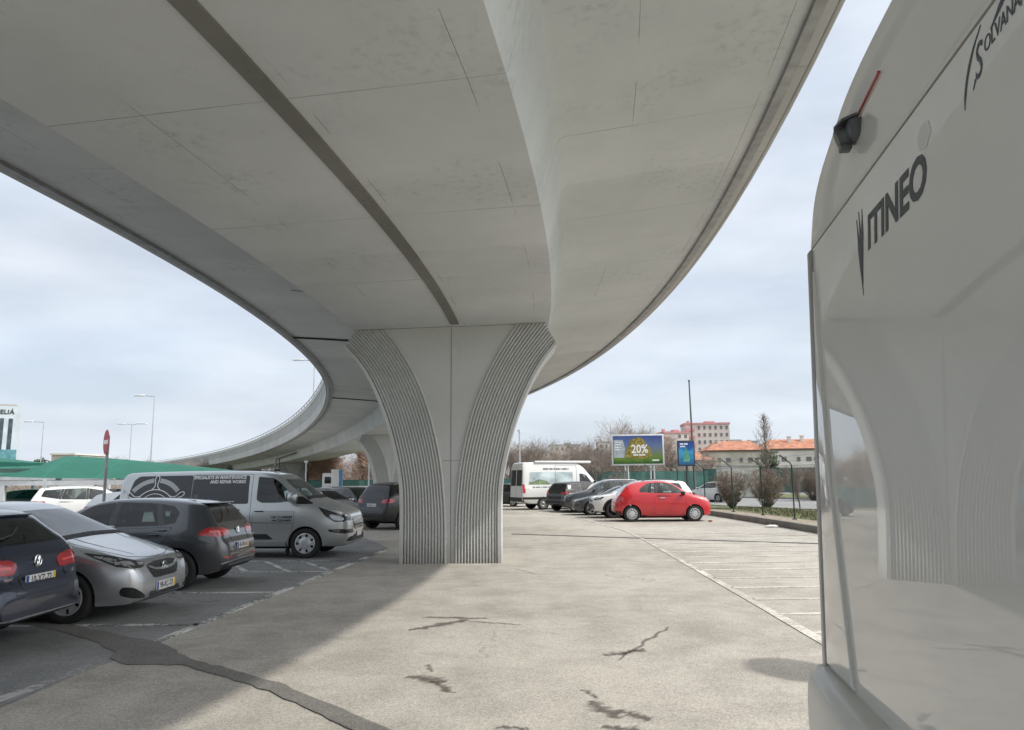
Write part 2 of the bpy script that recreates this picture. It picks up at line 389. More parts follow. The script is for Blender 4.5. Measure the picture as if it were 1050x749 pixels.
# painted markings
def strip(mb, a, b, w, z=.009):
    a, b = Vector((a[0], a[1], z)), Vector((b[0], b[1], z)); d = (b - a).normalized(); n = Vector((-d.y, d.x, 0)) * w / 2
    k = max(1, int((b - a).length / .5))
    for i in range(k):
        p, q = a.lerp(b, i / k), a.lerp(b, (i + 1) / k)
        mb.prism([p - n, q - n, q + n, p + n], (0, 0, -.02))
def markings(name, segs, m, z=.009):
    mb = MB()
    for a, b, w in segs: strip(mb, a, b, w, z)
    return tag(mb.build(name, m), kind='structure')
segs = [((-3.85, 7.45), (-3.60, 11.9), .11), ((-3.60, 11.9), (-3.22, 18.3), .12)]
for y in (9.12, 11.66): segs.append(((-9.2, y), (-3.75 if y < 10 else -3.7, y), .10))
segs += [((-8.9, 14.25), (-3.55, 14.25), .10), ((-8.9, 16.15), (-3.4, 16.15), .10)]
for k in range(6):                                                   # hatched keep-clear box beside the van
    x = -8.4 + k * .78
    segs.append(((x, 16.08), (x + 1.0, 14.32), .10))
for k in range(2, 5): segs.append(((-9.5 - k * .5, 16.2 + 2.55 * k), (-4.6 - k * k * .2, 16.2 + 2.55 * k + .3 * k), .1))
markings('bay_marking', segs, M_line)
wear = [((-4.25, 4.9), (-3.98, 6.35), .12), ((-3.98, 6.35), (-3.87, 7.35), .12)]
markings('worn_bay_marking', wear, worn_paint('ghost_paint', (.42, .41, .39), .55, (.20, .20, .197)), .0085)
segs = [((2.98, 5.0), (3.12, 9.5), .13), ((3.12, 9.5), (3.42, 20.5), .12), ((3.42, 20.5), (3.42, 24.5), .10), ((3.42, 24.5), (2.7, 31.5), .08), ((2.7, 31.5), (.4, 40.5), .07)]
markings('lane_edge_marking', segs, M_line_old)
segs = []
for k in range(14):
    y = 8.4 + 1.12 * k
    segs.append(((3.15 + .02 * k, y), (8.3, y + .25), .11))
markings('faded_stall_marking', segs, worn_paint('ghost_stall_paint', (.55, .53, .48), .62, (.36, .335, .295)))

# resurfaced trench and the thin dark strip further on
def blob(pts, z, seed, jag=.04, sub=6):
    rr = random.Random(seed); P = []
    for i in range(len(pts)):
        a, b = Vector(pts[i]), Vector(pts[(i + 1) % len(pts)])
        L = (b - a).length; k = max(1, int(L / .12)) if sub else 1
        for j in range(k):
            q = a.lerp(b, j / k); P.append((q.x + rr.uniform(-jag, jag), q.y + rr.uniform(-jag, jag)))
    return P
def ground_patch(name, pts, z, m, seed, jag=.03):
    P = blob(pts, z, seed, jag); mb = MB(); mb.prism([(x, y, z) for x, y in P], (0, 0, -.02))
    bmesh.ops.triangulate(mb.bm, faces=mb.bm.faces[:])
    return tag(mb.build(name, m), kind='structure')
ground_patch('resurfaced_trench', [(-6.2, 9.7), (-5.1, 9.05), (-4.35, 8.5), (-3.75, 8.15), (-3.42, 7.75), (-3.13, 7.40), (-2.5, 6.93), (-1.9, 6.42), (-1.3, 5.78), (-.85, 5.28), (-.12, 4.4), (-.40, 4.4), (-1.08, 5.28), (-1.5, 5.74), (-1.9, 6.18), (-2.5, 6.72), (-3.1, 7.16), (-3.6, 7.2), (-3.9, 7.45), (-4.0, 7.7), (-4.4, 8.15), (-5.15, 8.75), (-6.2, 9.45)], .0105, M_patch, 3, .018)
ground_patch('thin_dark_strip', [(-.2, 23.6), (2.0, 22.35), (5.0, 20.7), (8.6, 18.75), (8.6, 18.55), (5.0, 20.52), (2.0, 22.15), (-.2, 23.42)], .0125, mat('strip_dark', (.11, .105, .1), .8, var=.3, vscale=5), 5, .03)  # long thin dark strip with ragged edges across the lane
def oil_mat():
    m, n, l, b = principled('oil_stain'); b.inputs['Base Color'].default_value = (.10, .09, .077, 1); b.inputs['Roughness'].default_value = .6
    uv = n.new('ShaderNodeUVMap'); sp = n.new('ShaderNodeSeparateXYZ'); l.new(uv.outputs[0], sp.inputs[0]); t = n.new('ShaderNodeTexCoord')
    nz = n.new('ShaderNodeTexNoise'); nz.inputs['Scale'].default_value = 11; nz.inputs['Detail'].default_value = 8; nz.inputs['Roughness'].default_value = .72; l.new(t.outputs['Object'], nz.inputs['Vector'])
    a = n.new('ShaderNodeMath'); a.operation = 'ABSOLUTE'; l.new(sp.outputs['Y'], a.inputs[0])
    s_ = n.new('ShaderNodeMath'); s_.operation = 'MULTIPLY_ADD'; s_.inputs[1].default_value = -.62; s_.inputs[2].default_value = .42; l.new(a.outputs[0], s_.inputs[0])
    ad = n.new('ShaderNodeMath'); ad.operation = 'ADD'; l.new(s_.outputs[0], ad.inputs[0]); l.new(nz.outputs['Fac'], ad.inputs[1])
    mr = n.new('ShaderNodeMapRange'); mr.inputs['From Min'].default_value = .52; mr.inputs['From Max'].default_value = .95; mr.inputs['To Max'].default_value = .78; l.new(ad.outputs[0], mr.inputs['Value'])
    l.new(mr.outputs[0], b.inputs['Alpha']); return m
M_oil = oil_mat()
def streak(c, ang, ln, w, seed):
    """an oil mark: a thin sheet whose edges fray with the grain of the asphalt"""
    rr = random.Random(seed); u = Vector((cos(ang), sin(ang))); n = Vector((-u.y, u.x)); c = Vector(c); k = 14; bm = bmesh.new(); uvl = bm.loops.layers.uv.new('UVMap'); rows = []
    for i in range(k + 1):
        t = i / k; ww = 1.6 * w * (.25 + .75 * sin(pi * clamp(t * .9 + .05)) ** .8) * rr.uniform(.6, 1.3); q = c + u * ln * (t - .5) + n * rr.uniform(-.025, .025)
        rows.append([(bm.verts.new((*(q - n * ww), .003)), (t, -1)), (bm.verts.new((*q, .003)), (t, 0)), (bm.verts.new((*(q + n * ww), .003)), (t, 1))])
    for a, b in zip(rows, rows[1:]):
        for j in (0, 1):
            q4 = (a[j], b[j], b[j + 1], a[j + 1]); f = bm.faces.new([v for v, _ in q4])
            for lp, (_, uv) in zip(f.loops, q4): lp[uvl].uv = (uv[0], max(abs(uv[1]), 1 if uv[0] in (0, 1) else 0))
    mb = MB(); mb.bm.free(); mb.bm = bm; o = mb.build('oil_stain', M_oil)
    for p in o.data.polygons:
        if p.normal.z < 0: p.flip()
    return tag(o, kind='structure')
streak((-.92, 9.0), -2.35, .95, .11, 1); streak((-.78, 9.45), -.15, .9, .07, 2); streak((-.30, 9.1), -.35, .75, .035, 3)
streak((1.28, 8.0), 1.1, 1.9, .035, 4); streak((1.02, 7.55), .6, .55, .09, 5)
streak((-.78, 6.62), -.5, .42, .13, 6); streak((-.62, 6.38), -1.1, .45, .06, 7); streak((-.80, 7.0), -1.4, .3, .035, 8)
streak((.60, 5.75), -1.2, .5, .10, 9); streak((.80, 5.62), -.9, .35, .075, 10); streak((.72, 5.3), -.4, .4, .08, 11); streak((.55, 6.15), -1.2, .3, .03, 15)
streak((-.05, 5.35), -.2, .25, .05, 12); streak((.10, 14.1), -1.2, 1.1, .02, 13); streak((2.5, 15.5), -.5, .9, .03, 14)

# right edge: kerb, gravel, verge, road
KX = [(9.15, 5), (9.0, 16), (8.85, 22), (8.75, 28), (8.6, 33), (8.1, 40), (6.5, 48)]
mb = MB()
for (x0, y0), (x1, y1) in zip(KX, KX[1:]):
    n = max(1, int((y1 - y0) / 1.0))
    for i in range(n):
        a = Vector((lerp(x0, x1, i / n), lerp(y0, y1, i / n), 0)); b = Vector((lerp(x0, x1, (i + 1) / n), lerp(y0, y1, (i + 1) / n), 0))
        c = (a + b) / 2; mb.box((c.x + .08, c.y, .085), (.17, (b - a).length - .012, .25), atan2(b.y - a.y, b.x - a.x) - pi / 2, bevel=.015)
tag(mb.build('kerb', concrete('old_kerb', (.13, .12, .105), (.22, .205, .18), stains=.8), smooth=40), kind='structure')
sheet('gravel_strip', [(9.2, 5), (9.05, 16), (8.8, 28), (8.65, 33), (8.15, 40), (6.6, 48), (11, 50), (12.3, 36.5), (13.8, 5)], .12, M_soil)
sheet('grass_verge', [(10.75, 5), (10.6, 28), (10.3, 36), (8.6, 48), (9, 56), (12.0, 40.5), (14.5, 34), (20, 20), (26, 5)], .135, M_grass)
RD = Vector((.42, -.91)); RN = Vector((.91, .42))
def rd(t, n): v = RD * t + RN * n; return (v.x, v.y)
sheet('road', [rd(-110, 27.5), rd(60, 27.5), rd(60, 41.5), rd(-110, 41.5)], .05, M_road)
mb = MB()
for n_ in (27.4, 41.6):
    for i in range(56):
        c = RD * (-110 + 3 * i) + RN * n_; mb.box((c.x, c.y, .08), (.18, 2.97, .2), atan2(RD.y, RD.x) - pi / 2)
tag(mb.build('road_kerb', concrete('kerb_stone', (.24, .235, .22), (.36, .35, .33))), kind='structure')
sheet('median_grass', [rd(-110, 41.75), rd(60, 41.75), rd(60, 52), rd(-110, 52)], .10, M_grass)
sheet('far_road', [rd(-140, 53), rd(80, 53), rd(80, 66), rd(-140, 66)], .03, M_road)
mb = MB()                                                            # blades standing up out of the verge
rr = random.Random(11)
for i in range(5200):
    if rr.random() < .55:
        y = rr.uniform(22, 38); x = rr.uniform(10.6, 12.2 + (38 - y) * .25); z = .13
    else:
        v = RD * rr.uniform(-45, 10) + RN * rr.uniform(41.9, 46); x, y, z = v.x, v.y, .1
    h = rr.uniform(.05, .16); a = rr.uniform(0, 2 * pi); dx, dy = cos(a) * .03, sin(a) * .03; lx, ly = rr.uniform(-.05, .05), rr.uniform(-.05, .05)
    mb.face([(x - dx, y - dy, z), (x + dx, y + dy, z), (x + lx, y + ly, z + h)])
tag(mb.build('grass', mat('grass_blade', (.15, .15, .075), .8, var=.4, vscale=1.2), recalc=False), kind='stuff')

# ================================================================== VIADUCT
PIER_Y = 16.05; K0 = 1 / 72.0
def build_axis():
    P = {0: (-1.37, PIER_Y, 0.0)}; ds = .5
    x, y, th, s = -1.37, PIER_Y, 0.0, 0.0
    A = [(s, x, y, th)]
    while s < 175:
        k = 1 / 80 if s < 20 else (.006 if s < 30 else (.0039 if s < 48 else (.0035 if s < 74 else .0027)))
        th -= k * ds; x += sin(th - 0) * ds; y += cos(th) * ds; s += ds; A.append((s, x, y, th))
    B = []; x, y, th, s = -1.37, PIER_Y, 0.0, 0.0
    while s > -46:
        th += K0 * ds; x -= sin(th) * ds; y -= cos(th) * ds; s -= ds; B.append((s, x, y, th))
    return B[::-1] + A
AX = build_axis()
def ax(s):
    i = int(clamp((s - AX[0][0]) / .5, 0, len(AX) - 2)); a, b = AX[i], AX[i + 1]; t = (s - a[0]) / .5
    return lerp(a[1], b[1], t), lerp(a[2], b[2], t), lerp(a[3], b[3], t)
ZP = chaikin([(-60, 4.9), (-10, 4.86), (0, 4.85), (20, 4.81), (40, 4.70), (60, 4.42), (85, 3.95), (120, 3.4), (175, 2.8)], 2)
BANK = .030
def zs(s): return pl(ZP, s)
def dk(s, n, h):
    x, y, th = ax(s); return Vector((x + n * cos(th), y - n * sin(th), zs(s) + BANK * n + h))
HS = [(1.0, 0), (2.0, 0), (2.07, 0), (2.082, .03), (2.17, .34), (2.255, .66), (2.28, .76), (2.325, .82), (2.40, .845), (2.6, .86), (2.95, .888), (3.9, .97), (4.92, 1.05)]
SEC = [(-a, b) for a, b in HS[::-1]] + [(0, 0)] + HS
def sweep(name, sec, s0, s1, step, m, parent=None, closed=True, uv=True, smooth=30):
    mb = MB(); ns = int(round((s1 - s0) / step)); rows = []; bm = mb.bm; uvl = bm.loops.layers.uv.new('UVMap') if uv else None
    for i in range(ns + 1):
        s = s0 + (s1 - s0) * i / ns; rows.append([bm.verts.new(dk(s, n, h)) for n, h in sec])
    K = len(sec)
    for i in range(ns):
        for k in range(K if closed else K - 1):
            q = (k + 1) % K; f = bm.faces.new((rows[i][k], rows[i][q], rows[i + 1][q], rows[i + 1][k]))
            if uv:
                for lp, (ii, kk) in zip(f.loops, ((i, k), (i, q), (i + 1, q), (i + 1, k))):
                    lp[uvl].uv = (s0 + (s1 - s0) * ii / ns + 100, sec[kk][0] + 20)
    if closed:
        bm.faces.new(rows[0][::-1]); bm.faces.new(rows[-1])
    return mb.build(name, m, parent, smooth=smooth)
M_conc = concrete('deck_concrete', (.53, .555, .56), (.65, .672, .672), joints=True, stains=.7)
M_conc2 = concrete('pier_concrete', (.495, .505, .49), (.595, .60, .58), stains=.3, rib=True)
M_coping = concrete('coping_concrete', (.50, .505, .49), (.60, .60, .58), stains=.3)
M_edge = concrete('edge_concrete', (.42, .425, .42), (.53, .53, .52), stains=.5)
M_metalgrey = mat('galvanised_steel', (.33, .34, .34), .45, .7, var=.2, vscale=4)
M_darkgap = mat('joint_dark', (.035, .035, .035), .9, var=.2)  # near-black tone for joints and panel seams
M_asph = asphalt('deck_asphalt', (.05, .05, .05), (.07, .07, .07))
via = empty('viaduct', dk(0, 0, 0), 0, 'curved pale concrete road viaduct sweeping overhead and down to the left', 'viaduct')
def vp(o):
    o.parent = via; o.matrix_parent_inverse = Matrix.Translation(-Vector(via.location)); return o
def vsweep(*a, **k): return vp(sweep(*a, **k))
vsweep('deck', SEC + [(4.85, 1.40), (-4.85, 1.40)], -44, 172, 1.0, M_conc)
vsweep('road_surface', [(-4.6, 1.405), (4.6, 1.405), (4.6, 1.44), (-4.6, 1.44)], -44, 172, 1.0, M_asph)
vsweep('service_duct', [(.02, -.030), (.19, -.030), (.19, -.003), (.02, -.003)], -44, -.86, .5, concrete('duct_lining', (.15, .15, .135), (.24, .24, .22), stains=.9))
# edge beams: two-metre precast pieces with open gaps between them, a drip rail under them and a rail on top
def edge_beam(sg):
    prof = [(4.925, 1.0), (5.02, 1.0), (5.05, 1.05), (5.05, 1.72), (5.01, 1.76), (4.9, 1.76), (4.86, 1.415), (4.925, 1.41)]
    prof = [(sg * a, b) for a, b in prof]
    mb = MB(); s = -44.0
    while s < 170:
        s1 = s + 1.985; rows = []
        for k in range(3):
            t = lerp(s, s1, k / 2); rows.append([mb.bm.verts.new(dk(t, n, h)) for n, h in prof])
        K = len(prof)
        for a, b in zip(rows, rows[1:]):
            for k in range(K): mb.bm.faces.new((a[k], a[(k + 1) % K], b[(k + 1) % K], b[k]))
        mb.bm.faces.new(rows[0][::-1]); mb.bm.faces.new(rows[-1]); s += 2.0
    return vp(mb.build('edge_beam', M_edge, smooth=30))
for sg in (-1, 1):
    edge_beam(sg)
    vsweep('drip_rail', [(sg * 4.80, .975), (sg * 4.915, .975), (sg * 4.915, 1.04), (sg * 4.80, 1.03)], -44, 172, 1.0, M_metalgrey)
    vsweep('gutter_pipe', [(sg * (5.085 + .03 * cos(a)), 1.06 + .03 * sin(a)) for a in [2 * pi * i / 8 for i in range(8)]], -44, 172, 1.0, M_edge, uv=False)
    vsweep('parapet_panel', [(sg * 4.96, 1.765), (sg * 5.02, 1.765), (sg * 5.02, 2.55), (sg * 4.96, 2.55)], -44, 172, 1.0, concrete('panel_concrete', (.32, .325, .315), (.42, .42, .41), stains=.5))
    vsweep('coping', [(sg * 4.93, 2.555), (sg * 5.05, 2.555), (sg * 5.05, 2.86), (sg * 4.93, 2.86)], -44, 172, 1.0, M_coping)
    mb = MB(); s = -44
    while s < 172:
        mb.cyl(dk(s, sg * 5.0, 2.85), dk(s, sg * 5.0, 3.12), .03, n=6); s += 2.0
    for h in (3.1,):
        pts = [dk(-44 + 2 * i, sg * 5.0, h) for i in range(108)]
        mb.tube(pts, .035, 6)
    vp(mb.build('guard_rail', M_metalgrey, smooth=40))
# dark joints across the wings over the first two piers
for s_ in (5.3, 21.8):
    mb = MB()
    for sg in (-1,):
        for (n0, h0), (n1, h1) in (((2.5, .825), (2.95, .872)), ((2.95, .872), (3.9, .962)), ((3.9, .962), (4.9, 1.04))):
            a, b, c, d = dk(s_ - .05, sg * n0, h0), dk(s_ + .05, sg * n0, h0), dk(s_ + .05, sg * n1, h1), dk(s_ - .05, sg * n1, h1)
            dz = Vector((0, 0, -.006)); mb.prism([a + dz, b + dz, c + dz, d + dz], (0, 0, -.03))
    vp(mb.build('expansion_joint', M_darkgap))
mb = MB(); mb.prism([dk(-.6, -2.5, .82), dk(-.58, -2.5, .82), dk(-.58, -3.4, .915), dk(-.6, -3.4, .915)], (0, 0, -.008)); vp(mb.build('joint_stain', mat('rust_line', (.16, .09, .085), .9, var=.3)))
# a downpipe frame slung under the far span
mb = MB()
for a, b in (((70, -2.42, .55), (80, -2.42, .45)), ((80, -2.42, .45), (80, -2.42, -.75)), ((82.2, -2.42, .45), (82.2, -2.42, -.9)), ((80, -2.42, -.3), (82.2, -2.42, -.3)), ((80, -2.42, .42), (82.2, -2.42, .42))):
    mb.cyl(dk(*a), dk(*b), .06, n=6)
vp(mb.build('drain_pipe', mat('dark_pipe', (.10, .10, .10), .6, var=.2)))

OUT = chaikin([(0, 1.03), (1.3, 1.03), (1.75, 1.075), (2.2, 1.17), (2.65, 1.285), (3.11, 1.44), (3.60, 1.65), (4.05, 1.90), (4.44, 2.225), (5.1, 2.86)], 2)
INN = chaikin([(0, .08), (.9, .08), (1.49, .125), (2.05, .185), (2.7, .325), (3.2, .47), (3.76, .69), (4.25, .955), (4.6, 1.18), (4.9, 1.40)], 2)
def pier(s, name='bridge_pier', label='', zscale=None):
    x, y, th = ax(s); H = zs(s); f = H / 4.85
    root = empty(name, (x, y, 0), -th, label, 'pier', 'flared concrete bridge piers')
    D = .55
    Z = [i * H / 72 for i in range(73)]
    def out_(z): return pl(OUT, z / f)
    def inn(z): return pl(INN, z / f)
    def top(n): return H + BANK * n
    # shaft: the smooth body, a flared slab closed all round
    mb = MB(); ring = []
    L = [(-out_(z), z) for z in Z]; Rr = [(out_(z), z) for z in Z]
    def zz(n, z): return z + (BANK * n - .006) * (z / H) ** 6
    def chamfer(mb, fill=False):
        for sg in (-1, 1):
            r_ = bmesh.ops.bisect_plane(mb.bm, geom=mb.bm.verts[:] + mb.bm.edges[:] + mb.bm.faces[:], plane_co=(sg * 2.225, 0, 4.44 * f), plane_no=Vector((sg * .43, 0, .24)).normalized(), clear_outer=True)
            if fill:
                es = [e for e in r_['geom_cut'] if isinstance(e, bmesh.types.BMEdge)]
                if es: bmesh.ops.edgeloop_fill(mb.bm, edges=es)
        return mb
    rows = []
    for z in Z:
        o_ = out_(z); rows.append([mb.bm.verts.new((n, yy, zz(n, z))) for n, yy in ((-o_, -D + .04), (-o_ + .04, -D), (o_ - .04, -D), (o_, -D + .04), (o_, D - .04), (o_ - .04, D), (-o_ + .04, D), (-o_, D - .04))])
    for a, b in zip(rows, rows[1:]):
        for k in range(8): mb.bm.faces.new((a[k], a[(k + 1) % 8], b[(k + 1) % 8], b[k]))
    mb.bm.faces.new(rows[0][::-1]); mb.bm.faces.new(rows[-1])
    chamfer(mb, True).build('shaft', M_conc2, root, smooth=35)
    # ribbed bands, front and back, left and right
    NR = 14; PT = 8
    for face in (-1, 1):
        for sg in (-1, 1):
            mb = MB(); rows = []
            for z in Z:
                o_, i_ = out_(z) - .085, inn(z); row = []
                for k in range(NR * PT + 1):
                    t = k / (NR * PT); ph = (k % PT) / PT
                    d = .004 + .048 * (0, .06, .70, .97, 1.0, .97, .70, .06)[k % PT]
                    n = sg * lerp(i_, o_, t)
                    row.append(mb.bm.verts.new((n, face * (D + d), zz(n, z))))
                rows.append(row)
            for a, b in zip(rows, rows[1:]):
                for k in range(NR * PT): mb.bm.faces.new((a[k], a[k + 1], b[k + 1], b[k]))
            for k in range(len(rows) - 1):      # close the side walls
                pass
            chamfer(mb).build('ribbed_band', M_conc2, root)
    # the smooth margin strip outside each band and the groove up the middle
    for face in (-1, 1):
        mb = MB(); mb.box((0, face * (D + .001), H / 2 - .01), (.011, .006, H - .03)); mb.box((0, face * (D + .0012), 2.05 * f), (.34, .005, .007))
        mb.build('centre_groove', mat('groove_grey', (.16, .16, .15), .9, var=.3, vscale=5), root)  # plain dark grey strip marking the centre line
        for sg in (-1, 1):
            mb = MB(); rows = []
            for z in Z:
                o_ = out_(z); row = []
                for n, d in ((o_ - .08, .002), (o_ - .08, .066), (o_ - .004, .066), (o_ - .004, -.01)):
                    row.append(mb.bm.verts.new((sg * n, face * (D + d), zz(sg * n, z))))
                rows.append(row)
            for a, b in zip(rows, rows[1:]):
                for k in range(3): mb.bm.faces.new((a[k], a[k + 1], b[k + 1], b[k]))
            chamfer(mb).build('edge_strip', M_conc2, root)
    return root
pier(0, label='flared concrete pier with two ribbed bands standing nearest, in the middle of the lane')
pier(36, label='second flared pier half hidden behind the nearest ribbed pier')
pier(84, label='far flared pier under the low part of the curved ramp, behind the silver van')
pier(112, label='low far pier beneath the left end of the curved ramp')
pier(-30, label='flared pier behind the camera viewpoint, carrying the near end of the viaduct')

# ramp street lamps and others
M_lampgrey = mat('lamp_steel', (.55, .57, .58), .4, .6, var=.1)
M_lamphead = mat('lamp_head', (.72, .74, .75), .4, .1, var=.08)
def street_lamp(x, y, z0, H, arms, label, r=.07, group='street lamps'):
    o = empty('street_lamp', (x, y, z0), 0, label, 'street lamp', group)
    mb = MB(); mb.cyl((0, 0, 0), (0, 0, H), r, r * .6, 8); mb.cyl((0, 0, 0), (0, 0, .12), r * 2, n=8); mb.build('pole', M_lampgrey, o, smooth=40)
    for ln in arms:
        mb = MB(); mb.cyl((0, 0, H - .06), (ln, 0, H + .08), r * .5, n=6); mb.build('arm', M_lampgrey, o, smooth=40)
        sg = 1 if ln > 0 else -1
        mb = MB(); mb.box((ln + sg * .45, 0, H + .08), (1.1, .34, .16), bevel=.05); mb.build('lamp_head', M_lamphead, o, smooth=40)
    return o
street_lamp(-38.7, 79.5, 0, 10.8, [-1.2], 'tall single-arm lamp post beyond the curved ramp, its arm pointing left', .09)
street_lamp(-57, 90, 0, 9.0, [-1.4], 'single-arm lamp post left of the no entry sign, above the green canopies', .08)
street_lamp(-51.5, 100, 0, 9.4, [-1.0, 1.0], 'double-headed lamp post above the start of the curved ramp', .08)
p = dk(37, -4.7, 1.4); street_lamp(-20.2, 74, 5.9, 7.7, [-1.2], 'lamp post showing above the inner edge of the ramp bend', .09)

# ================================================================== MOTORHOME (rear panel close beside the camera)
M_gel = mat('gelcoat_white', (.64, .635, .60), .4, 0, coat=1.0, var=.03, vscale=1.2, coat_rough=.012, spec=.2)
M_gel.node_tree.nodes['Principled BSDF'].inputs['Coat IOR'].default_value = 1.85
M_gel2 = mat('gelcoat_warm', (.63, .62, .58), .4, 0, coat=.8, var=.04, vscale=1.5, coat_rough=.05, spec=.2)
M_trim = mat('grey_trim', (.34, .34, .32), .35, .1, coat=.3, var=.08)
M_darkplastic = mat('dark_plastic', (.045, .047, .05), .5, var=.15)
M_vinyl = mat('lettering_vinyl', (.045, .055, .06), .45, var=.06)
M_glass = mat('dark_glass', (.006, .008, .009), .03, 0, coat=0, var=.2, vscale=3, spec=.42)
M_redlens = mat('red_lens', (.42, .012, .02), .12, 0, coat=1, var=.15, vscale=20)
M_tyre = mat('tyre_rubber', (.018, .018, .018), .8, var=.25, vscale=20)
camper = empty('motorhome', (1.126, 2.316, 0), -radians(9.45), 'large white motorhome filling the right edge, seen close from behind, with dark lettering', 'motorhome')
LEAN = .030; HW = 1.15; SEAM = 2.70
def lx(z): return LEAN * z                                           # the rear wall leans forward a little
# coach body behind the panel
mb = MB(); ring = []
prof = [(-HW + .03, .55), (-HW + .02, 2.62), (-HW + .12, 2.86), (-.55, 2.98), (0, 3.02), (.55, 2.98), (HW - .12, 2.86), (HW - .02, 2.62), (HW - .03, .55)]
rows = [[mb.bm.verts.new((x + (lx(z) if x < 1 else 0), y, z)) for y, z in prof] for x in (.06, 1.2, 2.5, 4.2, 5.6)]
for a, b in zip(rows, rows[1:]):
    for k in range(len(prof)): mb.bm.faces.new((a[k], a[(k + 1) % len(prof)], b[(k + 1) % len(prof)], b[k]))
mb.bm.faces.new(rows[0][::-1]); mb.bm.faces.new(rows[-1])
mb.build('coach_body', M_gel, camper, smooth=35)
mb = MB()                                                            # cab and bonnet ahead of the coach body
cp = [(5.6, .5), (5.6, 2.9), (5.75, 2.95), (6.1, 2.5), (6.45, 1.75), (7.1, 1.25), (7.25, .95), (7.25, .4), (5.6, .4)]
mb.prism([(x, -1.0, z) for x, z in cp], (0, 2.0, 0)); mb.build('cab', M_gel, camper, smooth=35)
mb = MB(); mb.box((6.30, 0, 2.12), (.02, 1.7, .7), mtx=Matrix.Translation((0, 0, 0))); 
# rear wall panel
def rear_poly(name, pts, thick, m, off=0., parent=camper, smooth=None, bevel=0.):
    bm = bmesh.new(); n = len(pts)
    A = [bm.verts.new((lx(z) - off, y, z)) for y, z in pts]; B = [bm.verts.new((lx(z) - off - thick, y, z)) for y, z in pts]
    bm.faces.new(A[::-1]); fb = bm.faces.new(B)
    for i in range(n): bm.faces.new((A[i], A[(i + 1) % n], B[(i + 1) % n], B[i]))
    if bevel: bmesh.ops.bevel(bm, geom=[e for e in fb.edges], offset=bevel, segments=3, affect='EDGES', profile=.5)
    mb = MB(); mb.bm.free(); mb.bm = bm
    return mb.build(name, m, parent, smooth=smooth)
rear_poly('rear_panel', [(-HW + .07, .80), (HW - .075, .80), (HW - .06, SEAM - .006), (-HW + .06, SEAM - .006)], .06, M_gel, -.055, smooth=40)
for sg in (-1, 1):
    rear_poly('corner_rail', [(sg * (HW - .062), .72), (sg * (HW + .0), .72), (sg * (HW + .0), SEAM - .004), (sg * (HW - .048), SEAM - .004)], .07, M_trim, -.05, smooth=30, bevel=.012)
    # fairing that widens towards the bumper (lower corner moulding)
    rear_poly('corner_fairing', [(sg * (HW - .085), 2.58), (sg * (HW - .10), 2.58), (sg * (HW - .24), 1.65), (sg * (HW - .50), .86), (sg * (HW - .085), .86)], .016, M_gel, .004, smooth=40, bevel=.012)
# roof cap: a moulded lip above the seam, bulging out and rounding over at the top
capo = chaikin([(-HW - .012, SEAM), (-HW + .01, 2.86), (-HW + .12, 2.99), (-HW + .38, 3.08), (-.5, 3.17), (0, 3.19), (.5, 3.17), (HW - .38, 3.08), (HW - .12, 2.99), (HW - .01, 2.86), (HW + .012, SEAM)], 2)
mb = MB(); rows = []
for k, (sc, dx, lift) in enumerate(((1.0, .12, 0), (1.0, .03, 0), (.993, .006, .003), (.98, -.004, .006), (.95, -.006, .012), (.86, -.008, .03), (.74, -.010, .05), (.70, .004, .055), (.58, .002, .07), (.3, -.004, .07), (.0, -.004, .06))):
    row = []
    for y, z in capo:
        q = 1 - sc
        yy = y * sc; zz_ = SEAM + .004 + (z - SEAM) * (sc if sc > .1 else .12) + lift * .2
        row.append(mb.bm.verts.new((lx(SEAM) + (zz_ - SEAM) * .08 + dx, yy, zz_)))
    rows.append(row)
K = len(capo)
for a, b in zip(rows, rows[1:]):
    for k in range(K - 1): mb.bm.faces.new((a[k], b[k], b[k + 1], a[k + 1]))
    mb.bm.faces.new((a[K - 1], b[K - 1], b[0], a[0]))
back = [mb.bm.verts.new((1.0, v.co.y, v.co.z - .03)) for v in rows[0]]
for k in range(K - 1): mb.bm.faces.new((rows[0][k], rows[0][k + 1], back[k + 1], back[k]))
mb.build('roof_cap', M_gel2, camper, smooth=50)
def cap_x(y, z): return lx(SEAM) + (z - SEAM) * .08 - .006
# third brake light slot
mb = MB(); z = 3.005
mb.prism([(cap_x(.2, z) + .02, .09, z + .004), (cap_x(.2, z) + .02, .42, z - .024), (cap_x(.2, z) + .02, .42, z - .016), (cap_x(.2, z) + .02, .09, z + .012)], (-.021, 0, 0)); mb.build('brake_light', M_redlens, camper)
# reversing camera
mb = MB(); cx = cap_x(.55, 2.95)
mb.box((cx - .015, .44, 2.935), (.07, .11, .075), bevel=.018); mb.cyl((cx - .02, .455, 2.935), (cx - .075, .465, 2.915), .038, .034, 16); mb.prism([(cx - .02, .38, 2.974), (cx - .02, .50, 2.974), (cx - .07, .52, 2.962), (cx - .085, .46, 2.958), (cx - .07, .40, 2.962)], (0, 0, .010))
mb.box((cx - .045, .47, 2.885), (.04, .05, .025), bevel=.006)
bmesh.ops.translate(mb.bm, vec=(.012, -.075, -.005), verts=mb.bm.verts)
mb.build('reversing_camera', mat('camera_housing', (.10, .115, .12), .4, .2, var=.1), camper, smooth=35)
